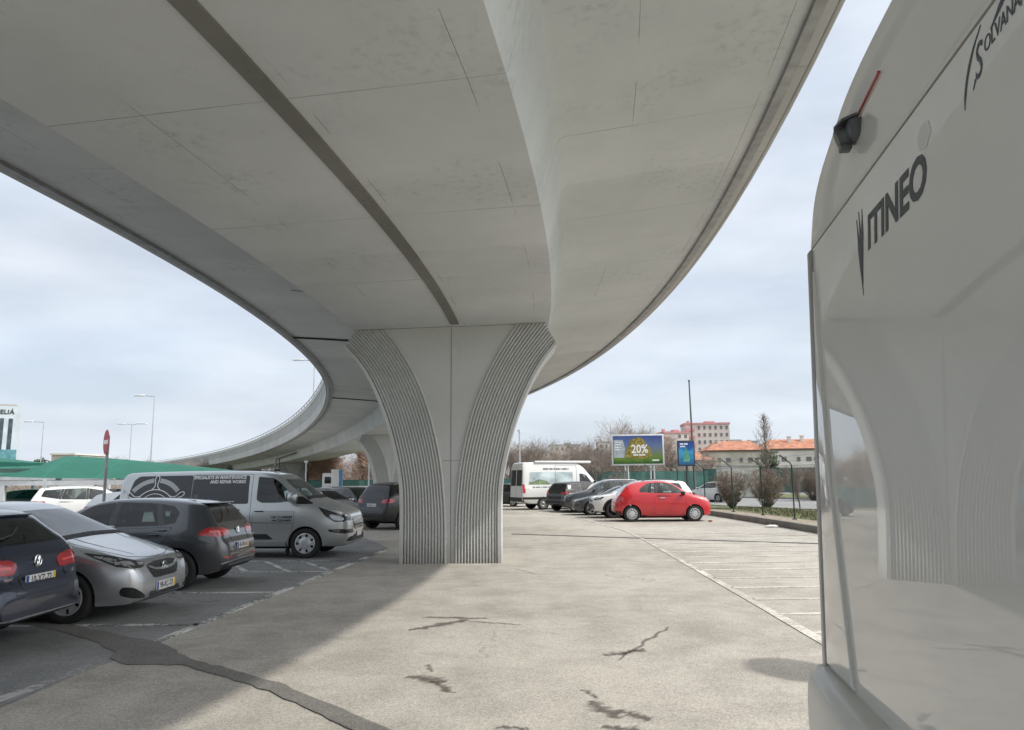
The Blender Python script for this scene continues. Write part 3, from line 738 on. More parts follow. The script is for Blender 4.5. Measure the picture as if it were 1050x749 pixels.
# bumper
mb = MB(); bp = chaikin([(.1, .34), (-.05, .35), (-.075, .45), (-.078, .70), (-.07, .80), (-.04, .838), (.02, .85), (.1, .85)], 2)
rows = [[mb.bm.verts.new((x + dx, y, z)) for x, z in bp] for y, dx in ((-HW - .04, .10), (-HW, .015), (-HW + .12, -.01), (-.5, -.03), (0, -.035), (.5, -.03), (HW - .12, -.01), (HW, .015), (HW + .04, .10))]
for a, b in zip(rows, rows[1:]):
    for k in range(len(bp) - 1): mb.bm.faces.new((a[k], a[k + 1], b[k + 1], b[k]))
    mb.bm.faces.new((a[-1], a[0], b[0], b[-1]))
mb.bm.faces.new(rows[0]); mb.bm.faces.new(rows[-1][::-1]); mb.build('rear_bumper', mat('bumper_plastic', (.58, .575, .54), .45, 0, coat=.25, var=.05, vscale=2), camper, smooth=45)
for sg in (-1, 1):
    mb = MB(); mb.box((-.072, sg * .72, .6), (.03, .36, .12), bevel=.012); mb.build('tail_light', M_redlens, camper, smooth=40)
    mb = MB(); mb.box((.10, sg * (HW + .035), .62), (.16, .012, .10), bevel=.004); mb.build('reflector', M_darkplastic, camper)
def camper_wheel(x, y):
    mb = MB(); mb.lathe([(.20, -.1), (.31, -.1), (.335, -.06), (.335, .06), (.31, .1), (.20, .1), (.20, -.1)], 28, 'Y', center=(x, y, .335)); w = mb.build('wheel', M_tyre, camper, smooth=40)
    mb = MB(); mb.lathe([(.0, .05), (.08, .06), (.2, .03), (.205, .095)], 24, 'Y', center=(x, y, .335)); mb.build('rim', M_lamphead, w, smooth=40)
for x in (1.9, 6.1):
    for sg in (-1, 1): camper_wheel(x, sg * .92)
for x, z, a, b in ((1.4, 1.95, 1.0, .5), (3.6, 1.95, 1.1, .55)):
    mb = MB(); mb.box((x, HW + .0, z), (a, .05, b), bevel=.02); mb.build('side_window', M_glass, camper, smooth=40)
# lettering on the rear panel: three leaning blades then the word
def on_rear(y, z, off=.0062): return (lx(z) - off, y, z)
UP = (LEAN, 0, 1)
text_obj('lettering', 'ITINEO', frame(on_rear(-.035, 2.485), (0, -1, 0), UP), M_vinyl, camper, sx=1.08, size=.165, offset=.005, shear=.12, extrude=.0003)
mb = MB()
for y0, w, top, bot, ln in ((.335, .026, 2.575, 2.40, .03), (.302, .024, 2.60, 2.375, .05), (.262, .030, 2.565, 2.30, .085)):
    P = [(y0 + ln * .2, top), (y0 - w + ln * -.2, top - .012), (y0 + ln - w * 1.2, lerp(top, bot, .5)), (y0 + ln * .9 - .012, bot), (y0 + ln + w * .4, lerp(top, bot, .45))]
    pass
def ribbon(mb, pts, ws, off=.0058, th=.0008):
    P = chaikin([(a, b, 0) for a, b in pts], 3); n = len(P); L, Rr = [], []
    for i, p in enumerate(P):
        d = (P[min(i + 1, n - 1)] - P[max(0, i - 1)]).normalized(); nn = Vector((-d.y, d.x, 0)); w = pl(ws, i / (n - 1)) / 2
        L.append(p + nn * w); Rr.append(p - nn * w)
    for i in range(n - 1):
        mb.prism([on_rear(q.x, q.y, off) for q in (L[i], L[i + 1], Rr[i + 1], Rr[i])], (-th, 0, 0))
ribbon(mb, [(.365, 2.585), (.352, 2.50), (.34, 2.41), (.322, 2.29)], [(0, .004), (.4, .028), (.8, .022), (1, .002)])
ribbon(mb, [(.335, 2.605), (.326, 2.52), (.322, 2.44), (.318, 2.33)], [(0, .004), (.4, .026), (.8, .016), (1, .002)])
ribbon(mb, [(.292, 2.60), (.300, 2.54), (.312, 2.45), (.318, 2.36)], [(0, .004), (.4, .028), (.8, .018), (1, .002)])
mb.build('blade_emblem', M_vinyl, camper)
M_vinyl2 = mat('blue_grey_vinyl', (.05, .065, .085), .45, var=.06)
text_obj('lettering', 'OLVANA,', frame(on_rear(-.795, 2.628), (0, -1, .06), UP), M_vinyl2, camper, sx=.85, size=.052, shear=.2, extrude=.0003, spacing=.95)
text_obj('lettering', 'S', frame(on_rear(-.672, 2.605), (0, -1, .0), UP), M_vinyl2, camper, sx=.75, size=.12, shear=.25, extrude=.0003)
for pts, ws in (([(-.70, 2.685), (-.655, 2.655), (-.615, 2.61), (-.592, 2.56), (-.588, 2.53)], [(0, .003), (.4, .011), (.8, .010), (1, .002)]),
                ([(-.845, 2.692), (-.80, 2.672), (-.745, 2.645)], [(0, .016), (.6, .014), (1, .005)]),
                ([(-.64, 2.555), (-.655, 2.575)], [(0, .003), (1, .007)])):
    mb = MB(); ribbon(mb, pts, ws); mb.build('swoosh', M_vinyl2, camper)
mb = MB(); hexa = [(-.32 + .055 * cos(a), 2.59 + .04 * sin(a)) for a in [.2 + i * pi / 3 for i in range(6)]]
mb.prism([on_rear(y, z, .0056) for y, z in hexa], (-.0004, 0, 0)); mb.build('sticker_residue', mat('sticker_residue', (.56, .555, .525), .4, coat=.5, var=.05), camper)

# ================================================================== VEHICLES
M_wind = mat('windscreen_glass', (.055, .068, .07), .04, 0, var=.5, vscale=2.5, spec=1.0)
M_palewin = mat('pale_glass', (.13, .16, .155), .04, 0, var=.5, vscale=4, spec=.6)
M_chrome = mat('chrome', (.75, .75, .76), .12, 1.0, var=.03)
M_alloy = mat('alloy', (.50, .51, .52), .3, .8, var=.08, vscale=8)
M_hubcap = mat('hubcap_silver', (.58, .59, .60), .35, .5, var=.08)
M_blackgloss = mat('gloss_black', (.012, .012, .013), .15, coat=.6, var=.1)
M_under = mat('underbody', (.012, .012, .012), .9, var=.2)
M_lamp = mat('headlamp_glass', (.30, .32, .33), .08, .35, coat=1, var=.35, vscale=9, spec=.8)
M_lampdark = mat('headlamp_housing', (.03, .033, .036), .12, .2, coat=1, var=.5, vscale=12)
M_plate = mat('number_plate', (.72, .72, .70), .4, var=.05)
M_plateblue = mat('plate_blue', (.02, .06, .32), .4, var=.05)
M_plateyellow = mat('plate_yellow', (.75, .50, .03), .4, var=.05)
M_ink = mat('plate_ink', (.015, .015, .015), .5, var=0)
M_wellgrey = mat('wheel_well', (.015, .015, .015), .9, var=.2)
M_white_ink = mat('white_vinyl', (.80, .80, .80), .4, var=.03)
M_amber = mat('amber_lens', (.6, .22, .03), .2, coat=.8, var=.1)

def see_glass(name, tint, refl=1.0):
    m = bpy.data.materials.new(name); m.use_nodes = True; n = m.node_tree.nodes; l = m.node_tree.links; n.clear()
    o = n.new('ShaderNodeOutputMaterial'); t = n.new('ShaderNodeBsdfTransparent'); t.inputs[0].default_value = tuple(tint) + (1,); g = n.new('ShaderNodeBsdfGlossy'); g.inputs['Roughness'].default_value = .02
    f = n.new('ShaderNodeFresnel'); f.inputs[0].default_value = 1.5; mu = n.new('ShaderNodeMath'); mu.operation = 'MULTIPLY'; mu.use_clamp = True; mu.inputs[1].default_value = refl; l.new(f.outputs[0], mu.inputs[0])
    x = n.new('ShaderNodeMixShader'); l.new(mu.outputs[0], x.inputs[0]); l.new(t.outputs[0], x.inputs[1]); l.new(g.outputs[0], x.inputs[2]); l.new(x.outputs[0], o.inputs[0]); return m
M_sideglass = see_glass('clear_car_glass', (.62, .70, .67), 1.6)
M_interior = mat('cabin_lining', (.055, .056, .06), .9, var=.3, vscale=6)
M_seat = mat('seat_fabric', (.045, .046, .05), .9, var=.3, vscale=12)
M_clad_ = mat('dark_plastic', (.045, .047, .05))
class Shell:
    """lofted car body: x runs from the nose (0) to the tail (L); the car drives towards local +X"""
    def __init__(s, L, W, H, top, bot, plan, belt, roofw, wheels, wr, hood=.88):
        s.L, s.W, s.H, s.belt, s.roofw, s.wheels, s.wr, s.hood = L, W, H, belt, roofw, wheels, wr, hood
        s.top = chaikin(top, 2); s.bot = chaikin(bot, 1); s.plan = chaikin(plan, 2)
        st = []; acc = 9; last = None
        for a, b in zip(s.top, s.top[1:]):
            n = max(1, int((b - a).length / .045))
            for i in range(n):
                st.append(lerp(a[0], b[0], i / n))
        st.append(L); xs = []
        for x in sorted(st):
            if not xs or x - xs[-1] > .0025: xs.append(x)
        xs[-1] = L; s.xs = xs
        bm = bmesh.new(); rows = []
        for x in xs:
            h = s.half(x); ring = h + [(-y, z) for y, z in h[-2:0:-1]]
            rows.append([bm.verts.new((L / 2 - x, y, z)) for y, z in ring])
        K = len(rows[0])
        for a, b in zip(rows, rows[1:]):
            for k in range(K): bm.faces.new((a[k], a[(k + 1) % K], b[(k + 1) % K], b[k]))
        bm.faces.new(rows[0][::-1]); bm.faces.new(rows[-1])
        bmesh.ops.recalc_face_normals(bm, faces=bm.faces)
        s.bm = bm; s.bvh = BVHTree.FromBMesh(bm)
    def half(s, x):
        w = pl(s.plan, x); zt = pl(s.top, x); z0 = pl(s.bot, x); zb = max(min(pl(s.belt, x), zt - .045), z0 + .05)
        if zb > zt - .03: zb = lerp(z0, zt, .7)
        h = zt - zb; g = clamp((h - .05) / (s.H - pl(s.belt, s.L * .55) - .08)); k = clamp(h / .30, .30, 1)
        wt = lerp(w * s.hood, s.roofw * w / (s.W / 2), g); d = zb - z0
        p = [(0, z0), (w * .8, z0), (w * .93, z0 + .03 * min(1, d)), (w * .968, z0 + .12 * d), (w * .99, z0 + .3 * d), (w, z0 + .5 * d), (w * .998, z0 + .72 * d), (w * .982, z0 + .89 * d), (w * .955, zb)]
        for f in (.2, .4, .6, .8):
            p.append((lerp(w * .955, wt + .015, f) + .022 * sin(pi * f) * g, lerp(zb, zt - .085 * k, f)))
        p += [(wt, zt - .058 * k), (wt - .055, zt - .028 * k), (wt - .14, zt - .012 * k), (wt * .5, zt - .003 * k), (0, zt)]
        return p

def sh_patch(sh, polys, name, m, parent, off=.005, cell=.07, rnd=1, skirt=.010, mirror=False, smooth=True):
    """polys: [(kind, pts)] kinds s (x,z both sides when mirror), f, r (y,z), t (x,y), 3 (x,y,z); one mesh laid onto the body and given thickness"""
    mb = MB(); bm = mb.bm; bm3 = bmesh.new()
    for kind, pts in polys:
        for sg in ((1, -1) if mirror else (1,)):
            X = lambda x: sh.L / 2 - x
            if kind == 's': P = [Vector((X(x), sg * sh.W / 2, z)) for x, z in pts]; n = Vector((0, sg, 0))
            elif kind == 'p': P = [Vector((X(x), -sg * sh.W / 2, z)) for x, z in pts]; n = Vector((0, -sg, 0))
            elif kind == 'f': P = [Vector((sh.L / 2, sg * y, z)) for y, z in pts]; n = Vector((1, 0, 0))
            elif kind == 'r': P = [Vector((-sh.L / 2, sg * y, z)) for y, z in pts]; n = Vector((-1, 0, 0))
            elif kind == 't': P = [Vector((X(x), sg * y, sh.H)) for x, y in pts]; n = Vector((0, 0, 1))
            else:
                P = [Vector((X(x), sg * y, z)) for x, y, z in pts]; n = Vector((0, 0, 0))
                for i in range(len(P)):
                    a, b = P[i], P[(i + 1) % len(P)]; n += a.cross(b)
                n.normalize()
                c = sum(P, Vector()) / len(P)
                if n.dot(c - Vector((0, 0, .6))) < 0: n = -n
            if rnd: P = rounded(P, .05 * rnd)
            b2 = bmesh.new(); f = b2.faces.new([b2.verts.new(p) for p in P])
            f.normal_update()
            if f.normal.dot(n) < 0: f.normal_flip()
            u = n.orthogonal().normalized() if abs(n.z) > .9 else Vector((0, 0, 1)).cross(n).normalized(); v = n.cross(u)
            c = sum(P, Vector()) / len(P)
            for ax_ in (u, v):
                vals = [(p - c).dot(ax_) for p in P]; lo, hi = min(vals), max(vals); k = int((hi - lo) / cell)
                for i in range(1, k + 1):
                    bmesh.ops.bisect_plane(b2, geom=b2.verts[:] + b2.edges[:] + b2.faces[:], plane_co=c + ax_ * (lo + (hi - lo) * i / (k + 1)), plane_no=ax_)
            for vt in b2.verts:
                p = vt.co; loc, nr, idx, dist = sh.bvh.ray_cast(p + n * .6, -n, 1.8)
                if loc is None or dist > 1.45: loc, nr, idx, dist = sh.bvh.find_nearest(p)
                vt.co = loc + (n * .6 + nr * .4).normalized() * off
            be = [e for e in b2.edges if len(e.link_faces) == 1]
            sk = []
            for e in be:
                fc = e.link_faces[0]; a, b = e.verts
                # keep winding outward
                for lp in fc.loops:
                    if lp.edge == e: a, b = lp.vert, lp.link_loop_next.vert
                sk.append((a.co.copy(), b.co.copy()))
            mp = {vt: bm.verts.new(vt.co) for vt in b2.verts}
            for fc in b2.faces: bm.faces.new([mp[vt] for vt in fc.verts])
            for a, b in sk:
                bm.faces.new([bm.verts.new(q) for q in (b, a, a - n * skirt, b - n * skirt)])
            b2.free()
    o = mb.build(name, m, parent, smooth=50 if smooth else None, recalc=False)
    return o
def sline(pts, w):
    """thin closed polygon following a 2D polyline"""
    P = [Vector((a, b, 0)) for a, b in pts]; L, Rr = [], []
    for i, p in enumerate(P):
        d = (P[min(i + 1, len(P) - 1)] - P[max(0, i - 1)]).normalized(); n = Vector((-d.y, d.x, 0)) * w / 2
        L.append((p + n)[:2]); Rr.append((p - n)[:2])
    return [tuple(q) for q in L] + [tuple(q) for q in Rr[::-1]]

RIMC = {}
def rim_mesh(style, r, w):
    key = (style, round(r, 3), round(w, 3))
    if key in RIMC: return RIMC[key]
    mb = MB(); rr = r * .66; f = w / 2
    mb.lathe([(rr * 1.0, -f * .6, 0), (rr * 1.02, f * .9, 0), (rr * .93, f * .95, 0), (rr * .90, f * .55, 0), (rr * .88, -f * .5, 1), (.0, -f * .5, 1)], 32, 'Y')
    def spoke(a, w0, w1, t=.02, y=.72):
        u = Vector((cos(a), 0, sin(a))); n = Vector((-sin(a), 0, cos(a)))
        P = [u * .04 + n * w0, u * rr * .93 + n * w1, u * rr * .93 - n * w1, u * .04 - n * w0]
        mb.prism([p + Vector((0, f * y, 0)) for p in P], (0, t, 0))
    if style == 'five':
        for k in range(5):
            for dd in (-.13, .13): spoke(2 * pi * k / 5 + dd, .022, .024)
    elif style == 'ten':
        for k in range(10): spoke(2 * pi * k / 10, .012, .022)
    elif style == 'cap':                                              # pressed hubcap with slots
        mb.lathe([(0, f * .95, 0), (.07, f * .98, 0), (rr * .6, f * .82, 0), (rr * .62, f * .80, 0)], 28, 'Y')
        for k in range(7): spoke(2 * pi * k / 7, .02, .062, .012, .70)
    elif style == 'many':
        mb.lathe([(0, f * .9, 0), (.085, f * .9, 0), (.10, f * .75, 0)], 20, 'Y')
        for k in range(13): spoke(2 * pi * k / 13, .01, .021, .014)
    elif style == 'steel':
        mb.lathe([(0, f * .75, 0), (.06, f * .8, 0), (rr * .45, f * .6, 0), (rr * .55, f * .72, 0), (rr * .75, f * .35, 0), (rr * .9, f * .4, 0)], 28, 'Y')
    mb.cyl((0, f * .7, 0), (0, f * .98, 0), .035, n=14, mi=0)
    bmesh.ops.recalc_face_normals(mb.bm, faces=mb.bm.faces)
    me = bpy.data.meshes.new('rim'); mb.bm.to_mesh(me); mb.bm.free()
    for p in me.polygons: p.use_smooth = True
    me.set_sharp_from_angle(angle=radians(30)); RIMC[key] = me
    return me
def tyre_mesh(r, w):
    key = ('tyre', round(r, 3), round(w, 3))
    if key in RIMC: return RIMC[key]
    mb = MB(); f = w / 2
    mb.lathe([(r * .655, -f * .8), (r * .72, -f * .96), (r * .88, -f), (r * .96, -f * .9), (r, -f * .68), (r, f * .68), (r * .96, f * .9), (r * .88, f), (r * .72, f * .96), (r * .655, f * .8), (r * .655, -f * .8)], 36, 'Y')
    bmesh.ops.recalc_face_normals(mb.bm, faces=mb.bm.faces)
    me = bpy.data.meshes.new('wheel'); mb.bm.to_mesh(me); mb.bm.free()
    for p in me.polygons: p.use_smooth = True
    me.set_sharp_from_angle(angle=radians(40)); RIMC[key] = me
    return me

def make_plate(sh, root, end, z, text, y0=0, w=.52, tilt=0):
    sg = 1 if end == 'f' else -1
    loc, nr, i, d = sh.bvh.ray_cast(Vector((sg * (sh.L / 2 + .5), y0, z)), Vector((-sg, 0, 0)))
    x = loc.x + sg * .012
    pr = empty('number_plate', (x, y0, z)); 
    mb = MB(); mb.box((0, 0, 0), (.016, w, .112), bevel=.004); o = mb.build('number_plate', M_plate, root, smooth=30); o.location = (x, y0, z); bpy.data.objects.remove(pr)
    if nr.z > .2: o.rotation_euler = (0, -sg * .0, 0)
    u = (0, sg, 0); q = .0088 * sg
    # blue band at the reader's left, yellow at the right on the rear plates of the photo
    mb = MB(); mb.box((q, -sg * (w / 2 - .022) , 0), (.002, .040, .104)); mb.build('country_band', M_plateblue, o)
    mb = MB(); mb.box((q, sg * (w / 2 - .022), 0), (.002, .038, .104)); mb.build('date_band', M_plateyellow, o)
    if text:
        text_obj('plate_text', text, frame((q, 0, 0), u, (0, 0, 1)), M_ink, o, size=.108, offset=.0015, sx=.86, extrude=.001)
    return o

def cabin_span(sh, feats, cabin):
    ws = next(f for f in feats if f[0] == 'windscreen')[1][0][1]; x0 = ws[0][0] + .12
    if cabin != 'auto': return x0, cabin
    rg = [f for f in feats if f[0] == 'rear_window' and f[1][0][0] == '3']
    return x0, (max(p[0] for p in rg[0][1][0][1]) - .12 if rg else sh.L - .5)
def cabin_cutters(sh, feats, cabin, root):
    """solids that hollow out the cabin and open the windows through the shell"""
    x0, x1 = cabin_span(sh, feats, cabin); out = []; L = sh.L
    def fin(mb):
        bmesh.ops.recalc_face_normals(mb.bm, faces=mb.bm.faces); me = bpy.data.meshes.new('cut'); mb.bm.to_mesh(me); mb.bm.free()
        for m_ in (sh_dummy(), M_wellgrey, M_interior): me.materials.append(m_)
        for p in me.polygons: p.material_index = 2
        o = bpy.data.objects.new('cut', me); COL.objects.link(o); o.parent = root; out.append(o)
    mb = MB(); rows = []; N = 24
    for i in range(N + 1):
        x = lerp(x0, x1, i / N); fl = pl(sh.belt, x) - .38; zt = pl(sh.top, x) - .065; w = pl(sh.plan, x) * .955 - .085; t = min(w, sh.roofw - .06)
        if zt < fl + .06: continue
        rows.append([mb.bm.verts.new((L / 2 - x, y, z)) for y, z in ((-w, fl), (w, fl), (w, min(zt, pl(sh.belt, x) + .03)), (t, zt), (-t, zt), (-w, min(zt, pl(sh.belt, x) + .03)))])
    for a, b in zip(rows, rows[1:]):
        for k in range(6): mb.bm.faces.new((a[k], a[(k + 1) % 6], b[(k + 1) % 6], b[k]))
    mb.bm.faces.new(rows[0]); mb.bm.faces.new(rows[-1][::-1]); fin(mb)
    mb = MB()
    for f in feats:
        if f[0] == 'window':
            for kind, pts in f[1]:
                if kind != 's': continue
                c = Vector((sum(p[0] for p in pts) / len(pts), sum(p[1] for p in pts) / len(pts))); P = [c + (Vector(p) - c) * .965 for p in pts]
                for sg in (1, -1): mb.prism([(L / 2 - p.x, sg * (sh.W / 2 + .2), p.y) for p in P], (0, -sg * (sh.W / 2 + .2 - max(.2, sh.roofw - .16)), 0))
    fin(mb)
    mb = MB()
    for f in feats:
        if f[0] in ('windscreen', 'rear_window') and f[1][0][0] == '3':
            P = [Vector((L / 2 - x, y, z)) for x, y, z in f[1][0][1]]; c = sum(P, Vector()) / 4; P = [c + (p - c) * .93 for p in P]
            n = (P[1] - P[0]).cross(P[2] - P[0]).normalized(); n = n if n.dot(c - Vector((0, 0, .6))) > 0 else -n
            mb.prism([p + n * .30 for p in P], -n * .62)
    fin(mb)
    return out
def sh_dummy(): return M_wellgrey
def seats(sh, root, cabin):
    L = sh.L; xs = [L * .50] if cabin == 'auto' else [1.98]
    z0 = pl(sh.belt, L * .5) - .38
    for xb in xs:
        for sg in (-1, 1):
            mb = MB(); M = Matrix.Translation((L / 2 - xb, sg * .36, z0 + .34)) @ Matrix.Rotation(-.2, 4, 'Y')
            mb.box((0, 0, 0), (.13, .46, .66), bevel=.05, mtx=M); mb.box((-.01, 0, .43), (.09, .25, .17), bevel=.035, mtx=M); mb.cyl(M @ Vector((0, 0, .3)), M @ Vector((-.01, 0, .4)), .03, n=6); mb.build('seat', M_seat, root, smooth=50)
    if cabin == 'auto' and L > 3.7:
        mb = MB(); M = Matrix.Translation((L / 2 - L * .735, 0, z0 + .30)) @ Matrix.Rotation(-.25, 4, 'Y'); mb.box((0, 0, 0), (.13, 1.15, .58), bevel=.05, mtx=M)
        for y in (-.36, .36): mb.box((-.01, y, .36), (.09, .26, .16), bevel=.035, mtx=M)
        mb.build('rear_seat', M_seat, root, smooth=50)
    mb = MB(); xw = (L * .50 if cabin == 'auto' else 1.98) - .62; c = Vector((L / 2 - xw, .36, z0 + .36)); u = Vector((0, 1, 0)); v = Vector((-.5, 0, .87))
    mb.tube([c + (u * cos(2 * pi * k / 18) + v * sin(2 * pi * k / 18)) * .18 for k in range(19)], .016, 6); mb.cyl(c, c + Vector((.25, 0, -.12)), .03, n=6); mb.cyl(c - u * .17, c + u * .17, .014, n=5); mb.build('steering_wheel', M_clad_, root, smooth=50)
def car(name, sh, paintm, loc, heading, label, feats, cat='car', group=None, rims=('five', None), wheelw=.205, mirror=None, handles=(), plates=(), rails=None, arch=.045, cladding=None, extra=None, scale=.965, cabin='auto'):
    root = empty(name, (loc[0], loc[1], loc[2] if len(loc) > 2 else 0), heading, label, cat, group); root.scale = (scale,) * 3
    L, W = sh.L, sh.W
    # body with real wheel openings
    me = bpy.data.meshes.new('body'); sh.bm.to_mesh(me); body = link('body', me, [paintm, M_wellgrey, M_interior], root)
    cm = MB()
    for x in sh.wheels:
        cm.cyl((L / 2 - x, -W, sh.wr), (L / 2 - x, W, sh.wr), sh.wr + arch, n=36, mi=1)
    bmesh.ops.recalc_face_normals(cm.bm, faces=cm.bm.faces)
    cme = bpy.data.meshes.new('cut'); cm.bm.to_mesh(cme); cm.bm.free(); cme.materials.append(paintm); cme.materials.append(M_wellgrey)
    co = bpy.data.objects.new('cut', cme); COL.objects.link(co); co.parent = root
    md = body.modifiers.new('b', 'BOOLEAN'); md.operation = 'DIFFERENCE'; md.solver = 'EXACT'; md.object = co
    cuts = cabin_cutters(sh, feats, cabin, root) if cabin else []
    for c_ in cuts:
        md = body.modifiers.new('b', 'BOOLEAN'); md.operation = 'DIFFERENCE'; md.solver = 'EXACT'; md.object = c_
    dg = bpy.context.evaluated_depsgraph_get(); dg.update()
    nm = bpy.data.meshes.new_from_object(body.evaluated_get(dg)); body.modifiers.clear(); old = body.data; body.data = nm; nm.name = 'body'
    bpy.data.meshes.remove(old); bpy.data.objects.remove(co); bpy.data.meshes.remove(cme)
    for c_ in cuts: q_ = c_.data; bpy.data.objects.remove(c_); bpy.data.meshes.remove(q_)
    if cuts: seats(sh, root, cabin)
    for p in nm.polygons: p.use_smooth = True
    nm.set_sharp_from_angle(angle=radians(42))
    for x in sh.wheels:
        for sg in (1, -1):
            w_ = pl(sh.plan, x); t = link('wheel', tyre_mesh(sh.wr, wheelw), None if tyre_mesh(sh.wr, wheelw).materials else M_tyre, root)
            t.location = (L / 2 - x, sg * (w_ - wheelw / 2 - .012), sh.wr); t.rotation_euler = (0, R.uniform(0, 6), 0 if sg > 0 else pi)
            rm = rim_mesh(rims[0], sh.wr, wheelw); rm2 = rm if not rm.materials else rm
            r_ = link('rim', rm, None, t)
            if not rm.materials: rm.materials.append(rims[1] or M_alloy); rm.materials.append(M_under)
            else:
                pass
            if rims[1]:
                r_.material_slots[0].link = 'OBJECT'; r_.material_slots[0].material = rims[1]
    made = {}
    for f in feats:
        nm_, polys, m = f[0], f[1], f[2]; o_ = f[3] if len(f) > 3 else {}
        m = paintm if m == 'paint' else m
        par = made[o_['on']] if 'on' in o_ else root
        kw = {k: v for k, v in o_.items() if k in ('off', 'cell', 'rnd', 'skirt', 'smooth')}
        both = o_.get('both', True)
        for flip in ((False, True) if both else (False,)):
            pp = []
            for kind, pts in polys:
                if not flip: pp.append((kind, pts)); continue
                if kind == 's': pp.append(('p', pts))
                elif kind in 'frt': pp.append((kind, [(a, -b) if kind == 't' else (-a, b) for a, b in pts]))
                else: pp.append((kind, [(x, -y, z) for x, y, z in pts]))
            p2 = par
            if 'on' in o_: p2 = made[(o_['on'], flip)] if (o_['on'], flip) in made else par
            o = sh_patch(sh, pp, nm_, m, p2, **kw); made[(o_.get('id', nm_), flip)] = o; made[o_.get('id', nm_)] = o
    if mirror:
        x, z, s_, mm = mirror
        for sg in (1, -1):
            y = sg * (pl(sh.plan, x) + .075)
            mb = MB(); mb.box((L / 2 - x, y, z), (.13 * s_, .19 * s_, .135 * s_), bevel=.04 * s_); mb.cyl((L / 2 - x + .02, y, z - .03), (L / 2 - x + .04, sg * (pl(sh.plan, x) - .10), z - .06), .03, n=8)
            o = mb.build('mirror', paintm if mm == 'paint' else mm, root, smooth=50)
            mb = MB(); mb.box((L / 2 - x - .066 * s_, y, z), (.008, .15 * s_, .1 * s_), bevel=.003); mb.build('mirror_glass', M_glass, o)
    for hx, hz, hm in handles:
        for sg in (1, -1):
            loc_, nr, i, d = sh.bvh.ray_cast(Vector((L / 2 - hx, sg * W, hz)), Vector((0, -sg, 0)))
            mb = MB(); mb.box((L / 2 - hx, loc_.y + sg * .02, hz), (.20, .022, .028), bevel=.009)
            for dx in (-.08, .08): mb.box((L / 2 - hx + dx, loc_.y + sg * .008, hz), (.028, .02, .022))
            par = made.get((('front_door' if hx < 2.6 else 'rear_door'), sg < 0), root)
            mb.build('door_handle', paintm if hm == 'paint' else hm, par, smooth=40)
    for pt in plates: make_plate(sh, root, *pt)
    if rails:
        x0, x1, yy, m_ = rails
        for sg in (1, -1):
            pts = []
            for i in range(9):
                t = i / 8; x = lerp(x0, x1, t); loc_, nr, ii, d = sh.bvh.ray_cast(Vector((L / 2 - x, sg * yy, 3)), Vector((0, 0, -1)))
                pts.append(loc_ + Vector((0, 0, (.045 if 0 < i < 8 else -.005))))
            mb = MB(); mb.tube(pts, .016, 6); mb.build('roof_rail', m_, root, smooth=50)
    # underbody, exhaust-level mass
    mb = MB(); mb.box((0, 0, pl(sh.bot, L / 2) + .0), (L * .66, W * .74, .08)); mb.build('underbody', M_under, root)
    if extra: extra(root, sh, paintm)
    return root

def logo_ring(sh, root, end, y, z, r, inner):
    sg = 1 if end == 'f' else -1
    loc, nr, i, d = sh.bvh.ray_cast(Vector((sg * (sh.L / 2 + .5), y, z)), Vector((-sg, 0, 0)))
    x = loc.x + sg * .012; u = Vector((0, sg, 0)); v = Vector((0, 0, 1)); c = Vector((x, y, z))
    mb = MB(); P = [c + (u * cos(2 * pi * k / 20) + v * sin(2 * pi * k / 20)) * r for k in range(21)]
    mb.tube(P, r * .14, 6)
    for a, b in inner: mb.cyl(c + u * a[0] * r + v * a[1] * r, c + u * b[0] * r + v * b[1] * r, r * .11, n=6)
    mb.build('badge', M_chrome, root, smooth=50)
VW_IN = [((-.55, .75), (-.2, -.8)), ((-.2, -.8), (0, -.1)), ((0, -.1), (.2, -.8)), ((.2, -.8), (.55, .75)), ((-.3, .85), (0, .12)), ((0, .12), (.3, .85))]
ZAP = [((-1.0, .28), (.35, .28)), ((.35, .28), (-.35, -.28)), ((-.35, -.28), (1.0, -.28))]

# ---- body shapes -------------------------------------------------------------------------------------------------
def S_golf(): return Shell(4.26, 1.80, 1.46,
    [(0, .50), (.02, .60), (.10, .72), (.45, .83), (.95, .93), (1.15, .98), (1.9, 1.385), (2.25, 1.455), (2.9, 1.46), (3.5, 1.415), (3.80, 1.36), (3.86, 1.32), (4.06, 1.03), (4.14, .93), (4.17, .80), (4.24, .72), (4.26, .55)],
    [(0, .32), (.1, .22), (.5, .19), (3.6, .19), (4.05, .25), (4.26, .36)],
    [(0, .55), (.04, .68), (.2, .81), (.5, .875), (1, .895), (3.2, .90), (3.7, .875), (4.05, .81), (4.2, .73), (4.26, .62)],
    [(0, .7), (1.1, .93), (2, .955), (3, .985), (3.7, 1.02), (4.26, 1.0)], .60, (.86, 3.49), .318)
def S_corsa(): return Shell(4.02, 1.74, 1.48,
    [(0, .47), (.015, .56), (.08, .70), (.20, .77), (.6, .90), (.98, 1.0), (1.75, 1.41), (2.1, 1.475), (2.7, 1.47), (3.3, 1.41), (3.6, 1.33), (3.9, .95), (3.98, .8), (4.02, .55)],
    [(0, .27), (.06, .21), (.4, .18), (3.5, .19), (4.02, .34)],
    [(0, .60), (.03, .71), (.14, .80), (.5, .855), (1, .87), (3.2, .87), (3.7, .82), (3.95, .70), (4.02, .6)],
    [(0, .65), (1.0, .95), (2, .98), (3, 1.02), (4.02, 1.0)], .58, (.83, 3.34), .308)
